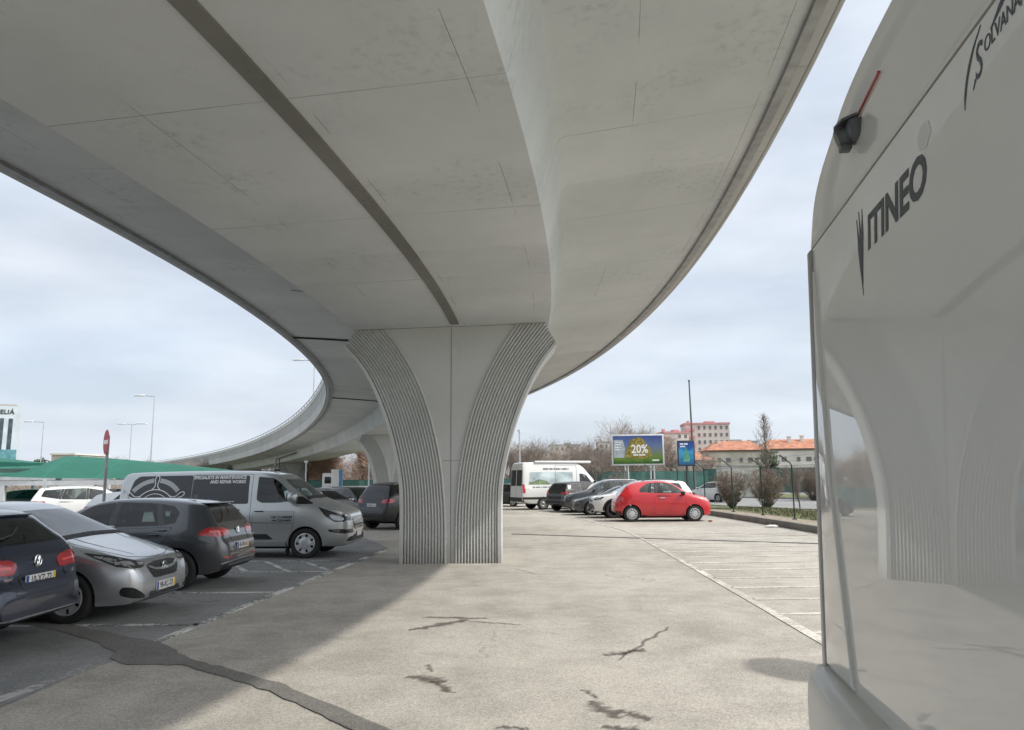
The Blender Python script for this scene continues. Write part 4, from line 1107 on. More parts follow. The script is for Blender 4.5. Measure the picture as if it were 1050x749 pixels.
def S_estate(): return Shell(4.77, 1.83, 1.465,
    [(0, .5), (.03, .62), (.15, .74), (.6, .86), (1.2, .98), (2.05, 1.38), (2.5, 1.455), (3.4, 1.465), (4.0, 1.435), (4.22, 1.395), (4.27, 1.35), (4.58, 1.03), (4.66, .93), (4.68, .72), (4.75, .66), (4.77, .52)],
    [(0, .32), (.1, .22), (.5, .19), (4.0, .19), (4.5, .24), (4.77, .33)],
    [(0, .55), (.05, .7), (.2, .83), (.6, .9), (3.8, .915), (4.3, .875), (4.6, .81), (4.72, .74), (4.77, .68)],
    [(0, .7), (1.1, .93), (2, .96), (4.77, 1.03)], .565, (.92, 3.70), .325)
def S_suv(L=4.45, W=1.84, H=1.64, wr=.345): 
    k = L / 4.45; h = H / 1.64
    T = [(0, .55), (.015, .68), (.07, .86), (.25, .95), (.75, 1.03), (1.1, 1.10), (1.75, 1.50), (2.1, 1.61), (2.9, 1.64), (3.7, 1.60), (4.0, 1.55), (4.05, 1.50), (4.27, 1.10), (4.33, 1.0), (4.36, .78), (4.43, .70), (4.45, .55)]
    return Shell(L, W, H, [(x * k, z * h) for x, z in T], [(0, .36), (.12, .27), (.5, .24), (L - .7, .24), (L - .25, .3), (L, .40)],
        [(0, .60 * W / 1.84), (.05, .73 * W / 1.84), (.2, .85 * W / 1.84), (.5, W / 2 - .02), (1.2, W / 2), (L - 1.0, W / 2), (L - .5, W / 2 - .03), (L - .15, .80 * W / 1.84), (L, .68 * W / 1.84)],
        [(0, .85 * h), (1.1 * k, 1.05 * h), (2.5 * k, 1.08 * h), (L, 1.14 * h)], .62 * W / 1.84, (.86 * k, L - .86 * k), wr)
def S_sedan(L=4.65, W=1.82, H=1.42): 
    return Shell(L, W, H, [(0, .5), (.02, .60), (.12, .72), (.5, .82), (1.25, .95), (2.1, 1.32), (2.5, 1.41), (3.0, 1.42), (3.45, 1.36), (4.1, 1.06), (4.5, 1.0), (4.58, .9), (4.65, .6)],
        [(0, .30), (.1, .21), (.5, .19), (L - .7, .19), (L, .36)], [(0, .55), (.05, .70), (.22, .83), (.6, .895), (L - .9, .91), (L - .3, .84), (L - .06, .73), (L, .64)],
        [(0, .7), (1.2, .91), (2.5, .95), (L, 1.0)], .58, (.84, L - 1.0), .33)
def S_fiat(): return Shell(3.57, 1.63, 1.49,
    [(0, .45), (.01, .58), (.05, .74), (.14, .85), (.30, .915), (.6, .97), (.86, 1.03), (1.2, 1.28), (1.5, 1.44), (1.85, 1.495), (2.3, 1.485), (2.7, 1.44), (3.02, 1.37), (3.15, 1.27), (3.34, 1.03), (3.45, .9), (3.53, .76), (3.565, .6), (3.57, .5)],
    [(0, .30), (.1, .22), (.4, .19), (3.1, .19), (3.4, .25), (3.57, .36)],
    [(0, .48), (.04, .60), (.18, .74), (.45, .80), (.9, .815), (2.7, .815), (3.1, .785), (3.4, .68), (3.53, .58), (3.57, .50)],
    [(0, .7), (.8, .95), (1.6, .99), (2.6, 1.02), (3.57, .96)], .55, (.66, 2.96), .292)
def S_van(): return Shell(5.34, 1.99, 1.98,
    [(0, .62), (.015, .78), (.06, .95), (.18, 1.06), (.55, 1.19), (.95, 1.31), (1.62, 1.83), (1.78, 1.91), (2.2, 1.965), (3.2, 1.98), (5.1, 1.955), (5.24, 1.92), (5.31, 1.80), (5.335, 1.0), (5.34, .6)],
    [(0, .35), (.08, .27), (.4, .24), (4.7, .26), (5.34, .42)],
    [(0, .60), (.04, .74), (.18, .88), (.45, .955), (.9, .985), (1.4, .99), (4.9, .985), (5.25, .945), (5.32, .90), (5.34, .86)],
    [(0, 1.0), (.9, 1.16), (1.6, 1.22), (5.34, 1.24)], .80, (1.0, 4.30), .335, hood=.84)
def S_bigvan(): return Shell(5.95, 2.02, 2.72,
    [(0, .62), (.02, .80), (.08, 1.0), (.25, 1.12), (.75, 1.27), (1.05, 1.38), (1.75, 2.15), (2.1, 2.52), (2.6, 2.70), (3.4, 2.72), (5.65, 2.70), (5.82, 2.66), (5.88, 2.50), (5.94, 1.2), (5.95, .62)],
    [(0, .36), (.1, .28), (.4, .27), (5.3, .30), (5.95, .45)],
    [(0, .62), (.05, .76), (.2, .9), (.5, .97), (1.2, 1.005), (5.6, 1.0), (5.85, .965), (5.93, .93), (5.95, .9)],
    [(0, 1.0), (1, 1.2), (1.8, 1.32), (5.95, 1.34)], .82, (1.0, 4.65), .345, hood=.84)

# ---- shared feature sets -------------------------------------------------------------------------------------------
def glass_set(sh, ws, rg, sides, zw=.0, surround=None):
    """ws=(x_bottom,x_top) windscreen, rg=(x_top,x_bottom) rear glass or None, sides=list of side panes"""
    F = []; xb, xt = ws; zb, zt = pl(sh.top, xb), pl(sh.top, xt); w0 = pl(sh.plan, xb); g = sh.roofw
    F.append(('windscreen', [('3', [(xb, -(w0 - .16), zb - .01), (xb, w0 - .16, zb - .01), (xt, g - .07, zt - .02), (xt, -(g - .07), zt - .02)])], M_sideglass, dict(both=False, cell=.10)))
    if rg:
        x1, x2 = rg; z1, z2 = pl(sh.top, x1), pl(sh.top, x2); w2 = pl(sh.plan, x2)
        F.append(('rear_window', [('3', [(x1, -(g - .08), z1 - .02), (x1, g - .08, z1 - .02), (x2, w2 - .17, z2), (x2, -(w2 - .17), z2)])], M_sideglass, dict(both=False, cell=.10)))
    for s_ in sides: F.append(('window', [('s', s_)], M_sideglass, dict(off=.002, rnd=1)))
    for a, b in zip(sides, sides[1:]):
        p = sorted(sorted(a, key=lambda q: -q[0])[:2], key=lambda q: q[1]); q = sorted(sorted(b, key=lambda q: q[0])[:2], key=lambda q: q[1])
        F.append(('pillar', [('s', [p[0], q[0], q[1], p[1]])], M_blackgloss, dict(off=.004, rnd=0)))
    return F
def door_set(front, rear=None, seam=M_darkgap):
    F = []
    def grow(p, d):
        c = Vector((sum(a for a, b in p) / len(p), sum(b for a, b in p) / len(p)))
        return [tuple(Vector(q) + (Vector(q) - c).normalized() * d) for q in p]
    for nm, p in (('front_door', front), ('rear_door', rear)):
        if p:
            F.append((nm + '_gap', [('s', grow(p, .008))], seam, dict(off=.0012, rnd=1, id=nm + '_gap')))
            F.append((nm, [('s', p)], 'paint', dict(off=.003, rnd=1, cell=.12, id=nm)))
    return [(f[0].replace('front_door_seam', 'door_seam').replace('rear_door_seam', 'door_seam').replace('front_door', 'door').replace('rear_door', 'door'), f[1], f[2], f[3]) for f in F]

M_seethru = mat('tinted_glass', (.055, .07, .068), .04, 0, var=.6, vscale=3.5, spec=.5)
P_navy = paint('navy_paint', (.007, .014, .042), .35, .28)
P_silver = paint('silver_paint', (.52, .53, .54), .8, .27)
P_grey = paint('graphite_paint', (.095, .10, .108), .75, .27)
P_vansilver = paint('van_silver_paint', (.50, .51, .505), .7, .30)
P_red = paint('red_paint', (.50, .006, .014), .0, .30)
P_white = paint('white_paint', (.70, .70, .68), .0, .3)
P_black = paint('black_paint', (.005, .005, .006), .0, .3); P_black.node_tree.nodes['Principled BSDF'].inputs['Coat Weight'].default_value = .35
P_darkgrey = paint('dark_grey_paint', (.045, .048, .055), .5, .3)
P_blue = paint('blue_paint', (.03, .10, .26), .4, .3)
M_clad = mat('black_cladding', (.022, .022, .023), .65, var=.2, vscale=8)

# ---------------------------------------------------------------- graphite hatchback, tail towards the lane
sh = S_golf()
F = glass_set(sh, (1.22, 1.86), (3.90, 4.05), [
    [(1.40, .985), (1.98, 1.34), (2.36, 1.395), (2.36, 1.0)],
    [(2.45, 1.0), (2.45, 1.398), (3.02, 1.375), (3.20, 1.02)],
    [(3.27, 1.03), (3.11, 1.365), (3.34, 1.325), (3.46, 1.22), (3.44, 1.06)]], surround=[(1.28, .955), (1.95, 1.37), (2.4, 1.425), (3.05, 1.405), (3.42, 1.345), (3.53, 1.22), (3.50, 1.03), (2.4, .975)])
F += door_set([(1.34, .30), (1.22, .60), (1.27, .94), (2.39, .965), (2.40, .30)], [(2.42, .30), (2.42, .965), (3.40, 1.0), (3.30, .82), (3.02, .55), (2.98, .30)])
F += [('tail_light', [('r', [(.36, .84), (.80, .845), (.80, .99), (.40, .955)]), ('s', [(3.80, .865), (4.20, .83), (4.2, .975), (3.93, .985)])], M_redlens, dict(off=.006)),
      ('tail_light_lens', [('r', [(.42, .90), (.76, .91), (.76, .935), (.44, .925)]), ('s', [(3.98, .905), (4.14, .89), (4.14, .93), (4.0, .94)])], mat('bright_red_lens', (.8, .08, .08), .15, coat=1, var=.1), dict(off=.009, on='tail_light')),
      ('tailgate_seam', [('r', sline([(.60, 1.0), (.42, .98), (.40, .83), (.36, .56), (0, .54), (-.36, .56), (-.40, .83), (-.42, .98), (-.60, 1.0)], .007))], M_darkgap, dict(both=False, off=.002, rnd=0)),
      ('bumper_insert', [('r', [(-.62, .28), (.62, .28), (.70, .36), (.62, .42), (-.62, .42), (-.70, .36)])], M_clad, dict(both=False, off=.005)),
      ('bumper_chrome', [('r', sline([(.72, .40), (.62, .425), (0, .435), (-.62, .425), (-.72, .40)], .014))], M_chrome, dict(both=False, off=.009, rnd=0)),
      ('reflector', [('r', [(.44, .475), (.70, .49), (.72, .515), (.46, .50)])], M_redlens, dict(off=.006, rnd=0)),
      ('sill_trim', [('s', [(1.3, .19), (3.05, .19), (3.05, .25), (1.3, .25)])], M_clad, dict(off=.004)),
      ('fuel_flap', [('p', sline([(3.36, .84), (3.52, .84), (3.52, .99), (3.36, .99), (3.36, .835)], .005))], M_darkgap, dict(both=False, off=.002, rnd=0)),
      ('headlight', [('f', [(.42, .66), (.80, .70), (.80, .78), (.45, .73)]), ('s', [(.10, .70), (.55, .79), (.5, .83), (.12, .78)])], M_lamp, {}),
      ('grille', [('f', [(-.42, .66), (.42, .66), (.42, .72), (-.42, .72)])], M_blackgloss, dict(both=False))]
def golf_extra(root, sh, pm):
    logo_ring(sh, root, 'r', 0, .90, .062, VW_IN)
    mb = MB(); mb.box((-1.66, 0, 1.362), (.20, .98, .02), bevel=.008); mb.build('roof_spoiler', pm, root, smooth=40)
    mb = MB(); mb.prism([(-1.15, -.012, 1.45), (-1.28, -.012, 1.445), (-1.30, -.012, 1.51)], (0, .024, 0)); mb.build('roof_aerial', pm, root)
    text_obj('model_badge', 'TSI', frame((-2.115, -.52, .80), (0, -1, 0), (0, 0, 1)), M_chrome, root, size=.045)
    mb = MB(); mb.tube([(-1.78, .0, 1.33), (-1.9, .12, 1.20), (-1.96, .33, 1.13)], .008, 5); mb.build('wiper', M_ink, root)
car('grey_hatchback', sh, P_grey, (-6.62, 12.72), pi, 'graphite grey hatchback parked tail outwards between the silver hatchback and the silver van', F, 'car', 'cars parked in the left bays',
    rims=('ten', M_alloy), mirror=(1.42, .99, .95, 'paint'), handles=((2.22, .86, 'paint'), (3.12, .88, 'paint')), plates=(('r', .66, '45-VN-16'),), extra=golf_extra)

# ---------------------------------------------------------------- silver small hatchback, nose towards the lane
sh = S_corsa()
F = glass_set(sh, (1.02, 1.70), (3.62, 3.86), [
    [(1.30, 1.0), (1.82, 1.36), (2.20, 1.41), (2.22, 1.02)], [(2.30, 1.02), (2.28, 1.41), (2.9, 1.38), (3.15, 1.06)]], surround=[(1.18, .97), (1.8, 1.39), (2.3, 1.44), (2.95, 1.41), (3.3, 1.08), (2.3, .99)])
F += door_set([(1.26, .29), (1.14, .60), (1.18, .95), (2.25, .985), (2.26, .29)], [(2.28, .29), (2.28, .985), (3.2, 1.03), (3.08, .75), (2.86, .5), (2.82, .29)])
F += [('headlight', [('3', [(.07, .44, .69), (.07, .52, .63), (.14, .66, .60), (.26, .78, .66), (.50, .84, .80), (.66, .84, .87), (.46, .80, .845), (.22, .66, .775)])], M_lampdark, dict(off=.005)),
      ('headlight_lens', [('3', [(.13, .62, .64), (.22, .73, .67), (.28, .75, .73), (.18, .64, .71)])], M_lamp, dict(off=.009, on='headlight')),
      ('headlight_reflector', [('3', [(.30, .79, .71), (.44, .82, .78), (.40, .79, .80), (.27, .74, .755)])], M_lamp, dict(off=.009, on='headlight')),
      ('headlight_strip', [('3', [(.09, .47, .685), (.12, .58, .70), (.11, .58, .72), (.08, .47, .70)])], M_lamp, dict(off=.009, on='headlight', rnd=0)),
      ('grille', [('f', [(-.42, .665), (-.40, .58), (-.30, .485), (.30, .485), (.40, .58), (.42, .665), (.2, .69), (-.2, .69)])], M_blackgloss, dict(both=False, off=.006)),
      ('grille_bar', [('f', sline([(-.40, .645), (-.25, .60), (-.08, .585), (.08, .585), (.25, .60), (.40, .645)], .028))], M_chrome, dict(both=False, off=.012, rnd=0)),
      ('grille_slat', [('f', sline([(-.33, .53), (.33, .53)], .010)), ('f', sline([(-.36, .555), (.36, .555)], .008)), ('f', sline([(-.34, .505), (.34, .505)], .008)), ('f', sline([(-.38, .63), (.38, .63)], .008))], M_clad, dict(both=False, off=.011, rnd=0)),
      ('lower_intake', [('f', [(-.44, .27), (.44, .27), (.40, .33), (-.40, .33)])], M_blackgloss, dict(both=False, off=.005)),
      ('fog_light_recess', [('3', [(.06, .47, .29), (.14, .66, .30), (.24, .77, .34), (.22, .77, .44), (.14, .68, .44), (.08, .56, .36)])], M_blackgloss, dict(off=.006)),
      ('bumper_splitter', [('f', [(-.66, .215), (.66, .215), (.70, .245), (-.70, .245)])], M_clad, dict(both=False, off=.008)),
      ('bonnet_seam', [('t', sline([(1.0, .74), (.55, .70), (.26, .56), (.17, .3), (.15, 0), (.17, -.3), (.26, -.56), (.55, -.70), (1.0, -.74)], .008))], M_darkgap, dict(both=False, off=.002, rnd=0)),
      ('bonnet_crease', [('t', sline([(1.0, .52), (.6, .47), (.28, .33)], .02))], P_silver, dict(off=.005, rnd=0)),
      ('cowl', [('t', [(.97, -.72), (1.05, -.70), (1.08, 0), (1.05, .70), (.97, .72), (.99, 0)])], M_clad, dict(both=False, off=.007)),
      ('tail_light', [('r', [(.45, .85), (.78, .85), (.78, 1.0), (.5, .98)])], M_redlens, {}),
      ('sill_trim', [('s', [(1.25, .18), (2.9, .18), (2.9, .24), (1.25, .24)])], M_clad, dict(off=.004))]
def corsa_extra(root, sh, pm):
    logo_ring(sh, root, 'f', 0, .60, .064, ZAP)
    mb = MB(); mb.tube([(.93, .55, 1.05), (.86, .2, 1.075), (.84, -.1, 1.08)], .008, 5); mb.tube([(.93, -.1, 1.05), (.82, -.35, 1.10), (.78, -.6, 1.085)], .008, 5); mb.build('wiper', M_ink, root)
car('silver_hatchback', sh, P_silver, (-6.52, 10.0), 0, 'silver small hatchback parked nose outwards beside the navy estate', F, 'car', 'cars parked in the left bays',
    rims=('cap', M_hubcap), mirror=(1.30, 1.02, .95, 'paint'), handles=((2.1, .88, 'paint'), (3.0, .9, 'paint')), plates=(('f', .375, '98-RC-73'),), extra=corsa_extra)

# ---------------------------------------------------------------- navy estate at the left edge
sh = S_estate()
F = glass_set(sh, (1.28, 2.0), (4.29, 4.54), [
    [(1.5, .99), (2.05, 1.33), (2.5, 1.395), (2.5, 1.01)], [(2.58, 1.01), (2.58, 1.40), (3.45, 1.405), (3.5, 1.03)], [(3.58, 1.04), (3.55, 1.40), (4.0, 1.36), (4.15, 1.15), (4.0, 1.06)]])
F += door_set([(1.4, .3), (1.3, .6), (1.35, .95), (2.53, .97), (2.54, .3)], [(2.56, .3), (2.56, .97), (3.5, 1.0), (3.42, .82), (3.2, .55), (3.15, .3)])
F += [('tail_light', [('r', [(.40, .78), (.86, .80), (.86, .965), (.44, .93), (.34, .88)]), ('s', [(4.30, .83), (4.7, .79), (4.7, .95), (4.42, .96)])], M_redlens, dict(off=.006)),
      ('tail_light_lens', [('r', [(.44, .84), (.84, .86), (.84, .885), (.46, .87)])], mat('bright_red_lens', (.8, .08, .08)), dict(off=.009, on='tail_light')),
      ('tailgate_seam', [('r', sline([(.72, 1.0), (.52, .96), (.48, .78), (.46, .58), (0, .565), (-.46, .58), (-.48, .78), (-.52, .96), (-.72, 1.0)], .008))], M_darkgap, dict(both=False, off=.002, rnd=0)),
      ('bumper_insert', [('r', [(-.70, .27), (.70, .27), (.74, .33), (-.74, .33)])], M_clad, dict(both=False, off=.006)),
      ('bumper_chrome', [('r', sline([(.80, .36), (.5, .345), (-.5, .345), (-.80, .36)], .016))], M_chrome, dict(both=False, off=.008, rnd=0)),
      ('plate_recess', [('r', [(-.36, .62), (.36, .62), (.33, .78), (-.33, .78)])], P_navy, dict(both=False, off=.003)),
      ('window_chrome', [('s', sline([(1.4, .975), (2.6, .995), (3.6, 1.025), (4.2, 1.06)], .014))], M_chrome, dict(off=.009, rnd=0)),
      ('headlight', [('f', [(.42, .66), (.80, .70), (.80, .78), (.45, .73)])], M_lamp, {})]
def estate_extra(root, sh, pm):
    logo_ring(sh, root, 'r', 0, .885, .06, VW_IN)
    mb = MB(); mb.box((-1.82, 0, 1.368), (.16, .92, .022), bevel=.008); mb.build('roof_spoiler', pm, root, smooth=40)
    text_obj('model_badge', 'PASSAT', frame((-2.348, .57, .75), (0, -1, 0), (0, 0, 1)), M_chrome, root, size=.042)
    mb = MB(); mb.tube([(-2.03, 0, 1.24), (-2.10, .2, 1.17), (-2.13, .42, 1.14)], .008, 5); mb.build('wiper', M_ink, root)
car('estate_car', sh, P_navy, (-7.24, 8.0), pi + .02, 'dark navy estate car parked tail outwards, cut by the left edge', F, 'car', 'cars parked in the left bays', rims=('five', M_alloy),
    mirror=(1.5, 1.0, .95, 'paint'), handles=((2.4, .88, 'paint'), (3.35, .9, 'paint')), plates=(('r', .70, '10-XZ-72'),), extra=estate_extra)

# ---------------------------------------------------------------- silver panel van with charcoal vinyl panels
sh = S_van()
M_char = mat('charcoal_vinyl', (.035, .037, .042), .30, coat=.25, var=.06, vscale=1)
F = glass_set(sh, (1.0, 1.56), None, [[(1.20, 1.29), (1.64, 1.70), (1.80, 1.80), (2.14, 1.835), (2.14, 1.30), (2.02, 1.235), (1.65, 1.235)]])
F += [('window_surround', [('s', [(.84, 1.205), (1.12, 1.38), (1.26, 1.36), (1.22, 1.20)])], M_blackgloss, dict(off=.004)),
      ('quarter_pillar', [('s', sline([(1.66, 1.25), (1.70, 1.72)], .05))], M_blackgloss, dict(off=.006, rnd=0))]
F += door_set([(1.42, .36), (1.28, .70), (1.26, 1.05), (2.20, 1.05), (2.20, .36)])
F += [('vinyl_panel', [('s', [(2.32, 1.22), (2.34, 1.855), (3.62, 1.87), (3.62, 1.22)])], M_char, dict(off=.004, id='vinyl_front')),
      ('vinyl_panel', [('s', [(3.64, 1.22), (3.64, 1.87), (4.88, 1.855), (4.99, 1.76), (5.12, 1.25)])], M_char, dict(off=.004, id='vinyl_rear')),
      ('sliding_door_seam', [('s', sline([(3.63, .40), (3.63, 1.88), (2.26, 1.88), (2.26, .36)], .010))], M_darkgap, dict(off=.002, rnd=0)),
      ('door_rail', [('s', [(3.66, 1.125), (5.15, 1.125), (5.15, 1.15), (3.66, 1.15)])], M_clad, dict(off=.004, rnd=0)),
      ('side_moulding', [('s', [(1.72, .43), (1.86, .55), (3.85, .55), (3.85, .43)])], M_clad, dict(off=.010, rnd=0)),
            ('waist_line', [('s', sline([(1.30, .785), (2.35, .80), (2.60, .79)], .012))], M_darkgap, dict(off=.003, rnd=0)),
      ('headlight', [('s', [(.74, 1.14), (.44, 1.04), (.15, .95), (.09, .86), (.15, .80), (.36, .80), (.55, .92)]), ('f', [(.50, .82), (.80, .82), (.84, .98), (.58, .92)])], M_lampdark, dict(off=.005)),
      ('headlight_lens', [('s', [(.46, .98), (.26, .93), (.15, .87), (.18, .83), (.34, .83), (.46, .91)])], M_lamp, dict(off=.009, on='headlight')),
      ('grille', [('f', [(-.46, .90), (-.52, .74), (-.36, .60), (.36, .60), (.52, .74), (.46, .90)])], M_blackgloss, dict(both=False, off=.006)),
      ('grille_bar', [('f', sline([(-.42, .83), (.42, .83)], .016)), ('f', sline([(-.44, .755), (.44, .755)], .016)), ('f', sline([(-.38, .68), (.38, .68)], .016))], M_alloy, dict(both=False, off=.012, rnd=0)),
      ('fog_light_recess', [('s', [(.10, .53), (.46, .585), (.50, .635), (.14, .64), (.06, .60)]), ('f', [(.56, .54), (.80, .54), (.80, .63), (.60, .63)])], M_blackgloss, dict(off=.007)),
      ('fog_light', [('s', [(.24, .585), (.40, .605), (.40, .618), (.24, .61)])], M_lamp, dict(off=.011, rnd=0)),
      ('lower_bumper', [('f', [(-.80, .36), (.80, .36), (.72, .46), (.4, .50), (-.4, .50), (-.72, .46)]), ('s', [(.03, .36), (.20, .34), (.18, .44), (.04, .48)])], M_clad, dict(both=False, off=.006)),
      ('tail_light', [('r', [(.84, .80), (.96, .80), (.96, 1.30), (.86, 1.30)])], M_redlens, {}),
      ('cowl', [('t', [(.94, -.84), (1.04, -.82), (1.0, 0), (1.04, .82), (.94, .84), (.92, 0)])], M_clad, dict(both=False, off=.007))]
def side_text(sh, root, name, body, x_right, z, size, m, align='RIGHT', sx=1., **k):
    """lettering wrapped onto the van's right-hand side (reads towards the nose)"""
    me = text_mesh(body, size=size, align=align, extrude=0, **k)
    for v in me.vertices:
        X = sh.L / 2 - x_right + v.co.x * sx; Z = z + v.co.y
        loc, nr, i, d = sh.bvh.ray_cast(Vector((X, -3, Z)), Vector((0, 1, 0)))
        v.co = loc + Vector((0, -.008, .0))
    me.materials.clear(); return link(name, me, m, root)
def van_extra(root, sh, pm):
    side_text(sh, root, 'lettering', 'SPECIALISTS IN MAINTENANCE\nAND REPAIR WORKS', 2.42, 1.765, .100, M_white_ink, sx=.86, offset=.004)
    side_text(sh, root, 'lettering', '+351 214 860608\n+44 7230164091', 1.30, .88, .075, M_ink, sx=.9, offset=.002)
    # ship's wheel drawn in white line work across the rear vinyl panel
    def on(x, z):
        loc, nr, i, d = sh.bvh.ray_cast(Vector((sh.L / 2 - x, -3, z)), Vector((0, 1, 0))); return (loc or Vector((sh.L / 2 - x, -sh.W / 2, z))) + Vector((0, -.009, 0))
    def line(mb, pts, w):
        P = [Vector((a, b, 0)) for a, b in pts]; n = len(P); Q = []
        for i, p in enumerate(P):
            d = (P[min(i + 1, n - 1)] - P[max(0, i - 1)]).normalized(); nn = Vector((-d.y, d.x, 0)) * w / 2; Q.append((on(*(p + nn)[:2]), on(*(p - nn)[:2])))
        for a, b in zip(Q, Q[1:]): mb.face([a[0], b[0], b[1], a[1]])
    mb = MB(); c = (4.46, 1.10)
    def arc(r, a0, a1, n=40): return [(c[0] + r * cos(lerp(a0, a1, i / n)), c[1] + r * sin(lerp(a0, a1, i / n))) for i in range(n + 1)]
    mb2 = MB(); line(mb2, arc(.66, .68, 1.46), .10); mb2.build('ring_graphic', mat('grey_vinyl', (.42, .44, .45), .4, var=.05), root, recalc=False); mb2 = MB(); line(mb2, arc(.66, 1.68, 2.46), .10); mb2.build('ring_graphic', mat('grey_vinyl', (.42, .44, .45)), root, recalc=False)
    line(mb, arc(.455, .62, 2.52), .020)
    mb.build('wheel_graphic', M_white_ink, root, recalc=False)
    for a in (.524, 1.571, 2.618):
        mb = MB()
        u = (cos(a), sin(a)); nn = (-u[1], u[0])
        L_ = []
        for t, w in ((.44, .10), (.49, .045), (.55, .022), (.62, .038), (.68, .050), (.73, .038), (.76, .0)): L_.append((c[0] + u[0] * t * 1.02 + nn[0] * w, c[1] + u[1] * t * 1.02 + nn[1] * w))
        Rr = [(2 * (c[0] + u[0] * t * 1.02) - x + 0, 2 * (c[1] + u[1] * t * 1.02) - z) for (x, z), t in zip(L_, (.44, .49, .55, .62, .68, .73, .76))]
        pts = chaikin([(x, z, 0) for x, z in L_ + Rr[-2::-1]], 2); line(mb, [(p.x, p.y) for p in pts], .018); mb.build('handle_graphic', M_white_ink, root, recalc=False)
    mb = MB(); line(mb, arc(.36, .5, 2.64), .014); mb.build('wheel_graphic', M_white_ink, root, recalc=False)
    mb = MB(); mb.box((sh.L / 2 - 1.98, 0, 1.985), (.14, .10, .05), bevel=.02); mb.build('roof_aerial', M_clad, root, smooth=40)
    mb = MB(); mb.box((-2.62, -.955, 1.1), (.05, .03, .05)); mb.box((-2.62, -.955, 1.55), (.05, .03, .05)); mb.box((-2.655, -.86, .9), (.02, .12, .5)); mb.build('rear_hinge', M_clad, root)
    for x in (1.42, 4.72):
        for sg in (-1, 1):
            mb = MB(); mb.box((sh.L / 2 - x, sg * .84, .22), (.02, .24, .30)); mb.build('mudflap', M_clad, root)
car('panel_van', sh, P_vansilver, (-6.24, 17.55), 0, 'silver panel van with charcoal vinyl panels and SPECIALISTS IN MAINTENANCE lettering', F, 'van', 'cars parked in the left bays',
    rims=('cap', M_hubcap), wheelw=.215, mirror=(1.28, 1.36, 1.55, 'paint'), handles=((2.05, 1.05, M_clad), (2.60, 1.09, M_clad)), plates=(('f', .50, ''),), extra=van_extra, cabin=2.28)

# ---------------------------------------------------------------- black off-roader behind the pier
def suv_feats(sh, tail=M_redlens, clad=True, k=1., h=1., headl=M_lamp):
    L = sh.L
    z = lambda v: v * h
    x = lambda v: v * k
    F = glass_set(sh, (x(1.18), x(1.72)), (x(4.06), x(4.25)), [
        [(x(1.42), z(1.10)), (x(1.86), z(1.45)), (x(2.3), z(1.53)), (x(2.3), z(1.11))], [(x(2.38), z(1.11)), (x(2.38), z(1.535)), (x(3.1), z(1.52)), (x(3.2), z(1.13))], [(x(3.28), z(1.14)), (x(3.2), z(1.51)), (x(3.75), z(1.47)), (x(3.85), z(1.24))]],
        surround=[(x(1.3), z(1.075)), (x(1.83), z(1.47)), (x(2.3), z(1.56)), (x(3.2), z(1.545)), (x(3.85), z(1.49)), (x(3.95), z(1.22)), (x(3.3), z(1.11)), (x(2.3), z(1.08))])
    F += door_set([(x(1.38), .38), (x(1.28), .72), (x(1.30), z(1.04)), (x(2.32), z(1.07)), (x(2.33), .38)], [(x(2.35), .38), (x(2.35), z(1.07)), (x(3.3), z(1.09)), (x(3.22), .9), (x(3.0), .6), (x(2.96), .38)])
    F += [('tail_light', [('r', [(.48, z(.93)), (.86, z(.94)), (.86, z(1.08)), (.54, z(1.06))]), ('s', [(L - .36, z(.95)), (L - .08, z(.93)), (L - .08, z(1.07)), (L - .3, z(1.08))])], tail, dict(off=.006)),
          ('headlight', [('f', [(.46, z(.76)), (.84, z(.78)), (.84, z(.92)), (.50, z(.86))]), ('s', [(.04, z(.78)), (.36, z(.84)), (.46, z(.93)), (.10, z(.90))])], headl, dict(off=.006)),
          ('grille', [('f', [(-.42, z(.70)), (.42, z(.70)), (.44, z(.86)), (-.44, z(.86))])], M_blackgloss, dict(both=False, off=.006)),
          ('lower_bumper', [('f', [(-.70, .36), (.70, .36), (.66, .54), (.3, .58), (-.3, .58), (-.66, .54)])], M_clad, dict(both=False, off=.006)),
          ('bumper_insert', [('r', [(-.74, .38), (.74, .38), (.76, .58), (-.76, .58)])], M_clad, dict(both=False, off=.006)),
          ('tailgate_seam', [('r', sline([(.70, z(1.12)), (.56, z(1.06)), (.55, .62), (-.55, .62), (-.56, z(1.06)), (-.70, z(1.12))], .010))], M_darkgap, dict(both=False, off=.002, rnd=0))]
    if clad:
        F.append(('sill_trim', [('s', [(1.25 * k, .23), (3.2 * k, .23), (3.2 * k, .36), (1.25 * k, .36)])], M_clad, dict(off=.008)))
        for xc in sh.wheels:
            a0, a1 = (-.08, 3.22); r0, r1 = sh.wr + .048, sh.wr + .115
            arc = [(xc - r1 * cos(lerp(a0, a1, i / 12)), sh.wr + r1 * sin(lerp(a0, a1, i / 12))) for i in range(13)] + [(xc - r0 * cos(lerp(a1, a0, i / 12)), sh.wr + r0 * sin(lerp(a1, a0, i / 12))) for i in range(13)]
            F.append(('wheel_arch_trim', [('s', arc)], M_clad, dict(off=.008, rnd=0, skirt=.02)))
    return F
GR = 'cars parked in the right bays'
sh = S_suv(4.40, 1.86, 1.66)
car('off_roader', sh, P_black, (-3.75, 27.6), radians(52), 'black off-roader with red tail light, half hidden by the left side of the near pier', suv_feats(sh), 'car', 'cars parked in the left bays', rims=('five', M_alloy),
    mirror=(1.42, 1.14, 1., 'paint'), handles=((2.2, .98, 'paint'),), plates=(('r', .86, '27-QB-13'),), rails=(2.0, 3.8, .60, M_metalgrey))

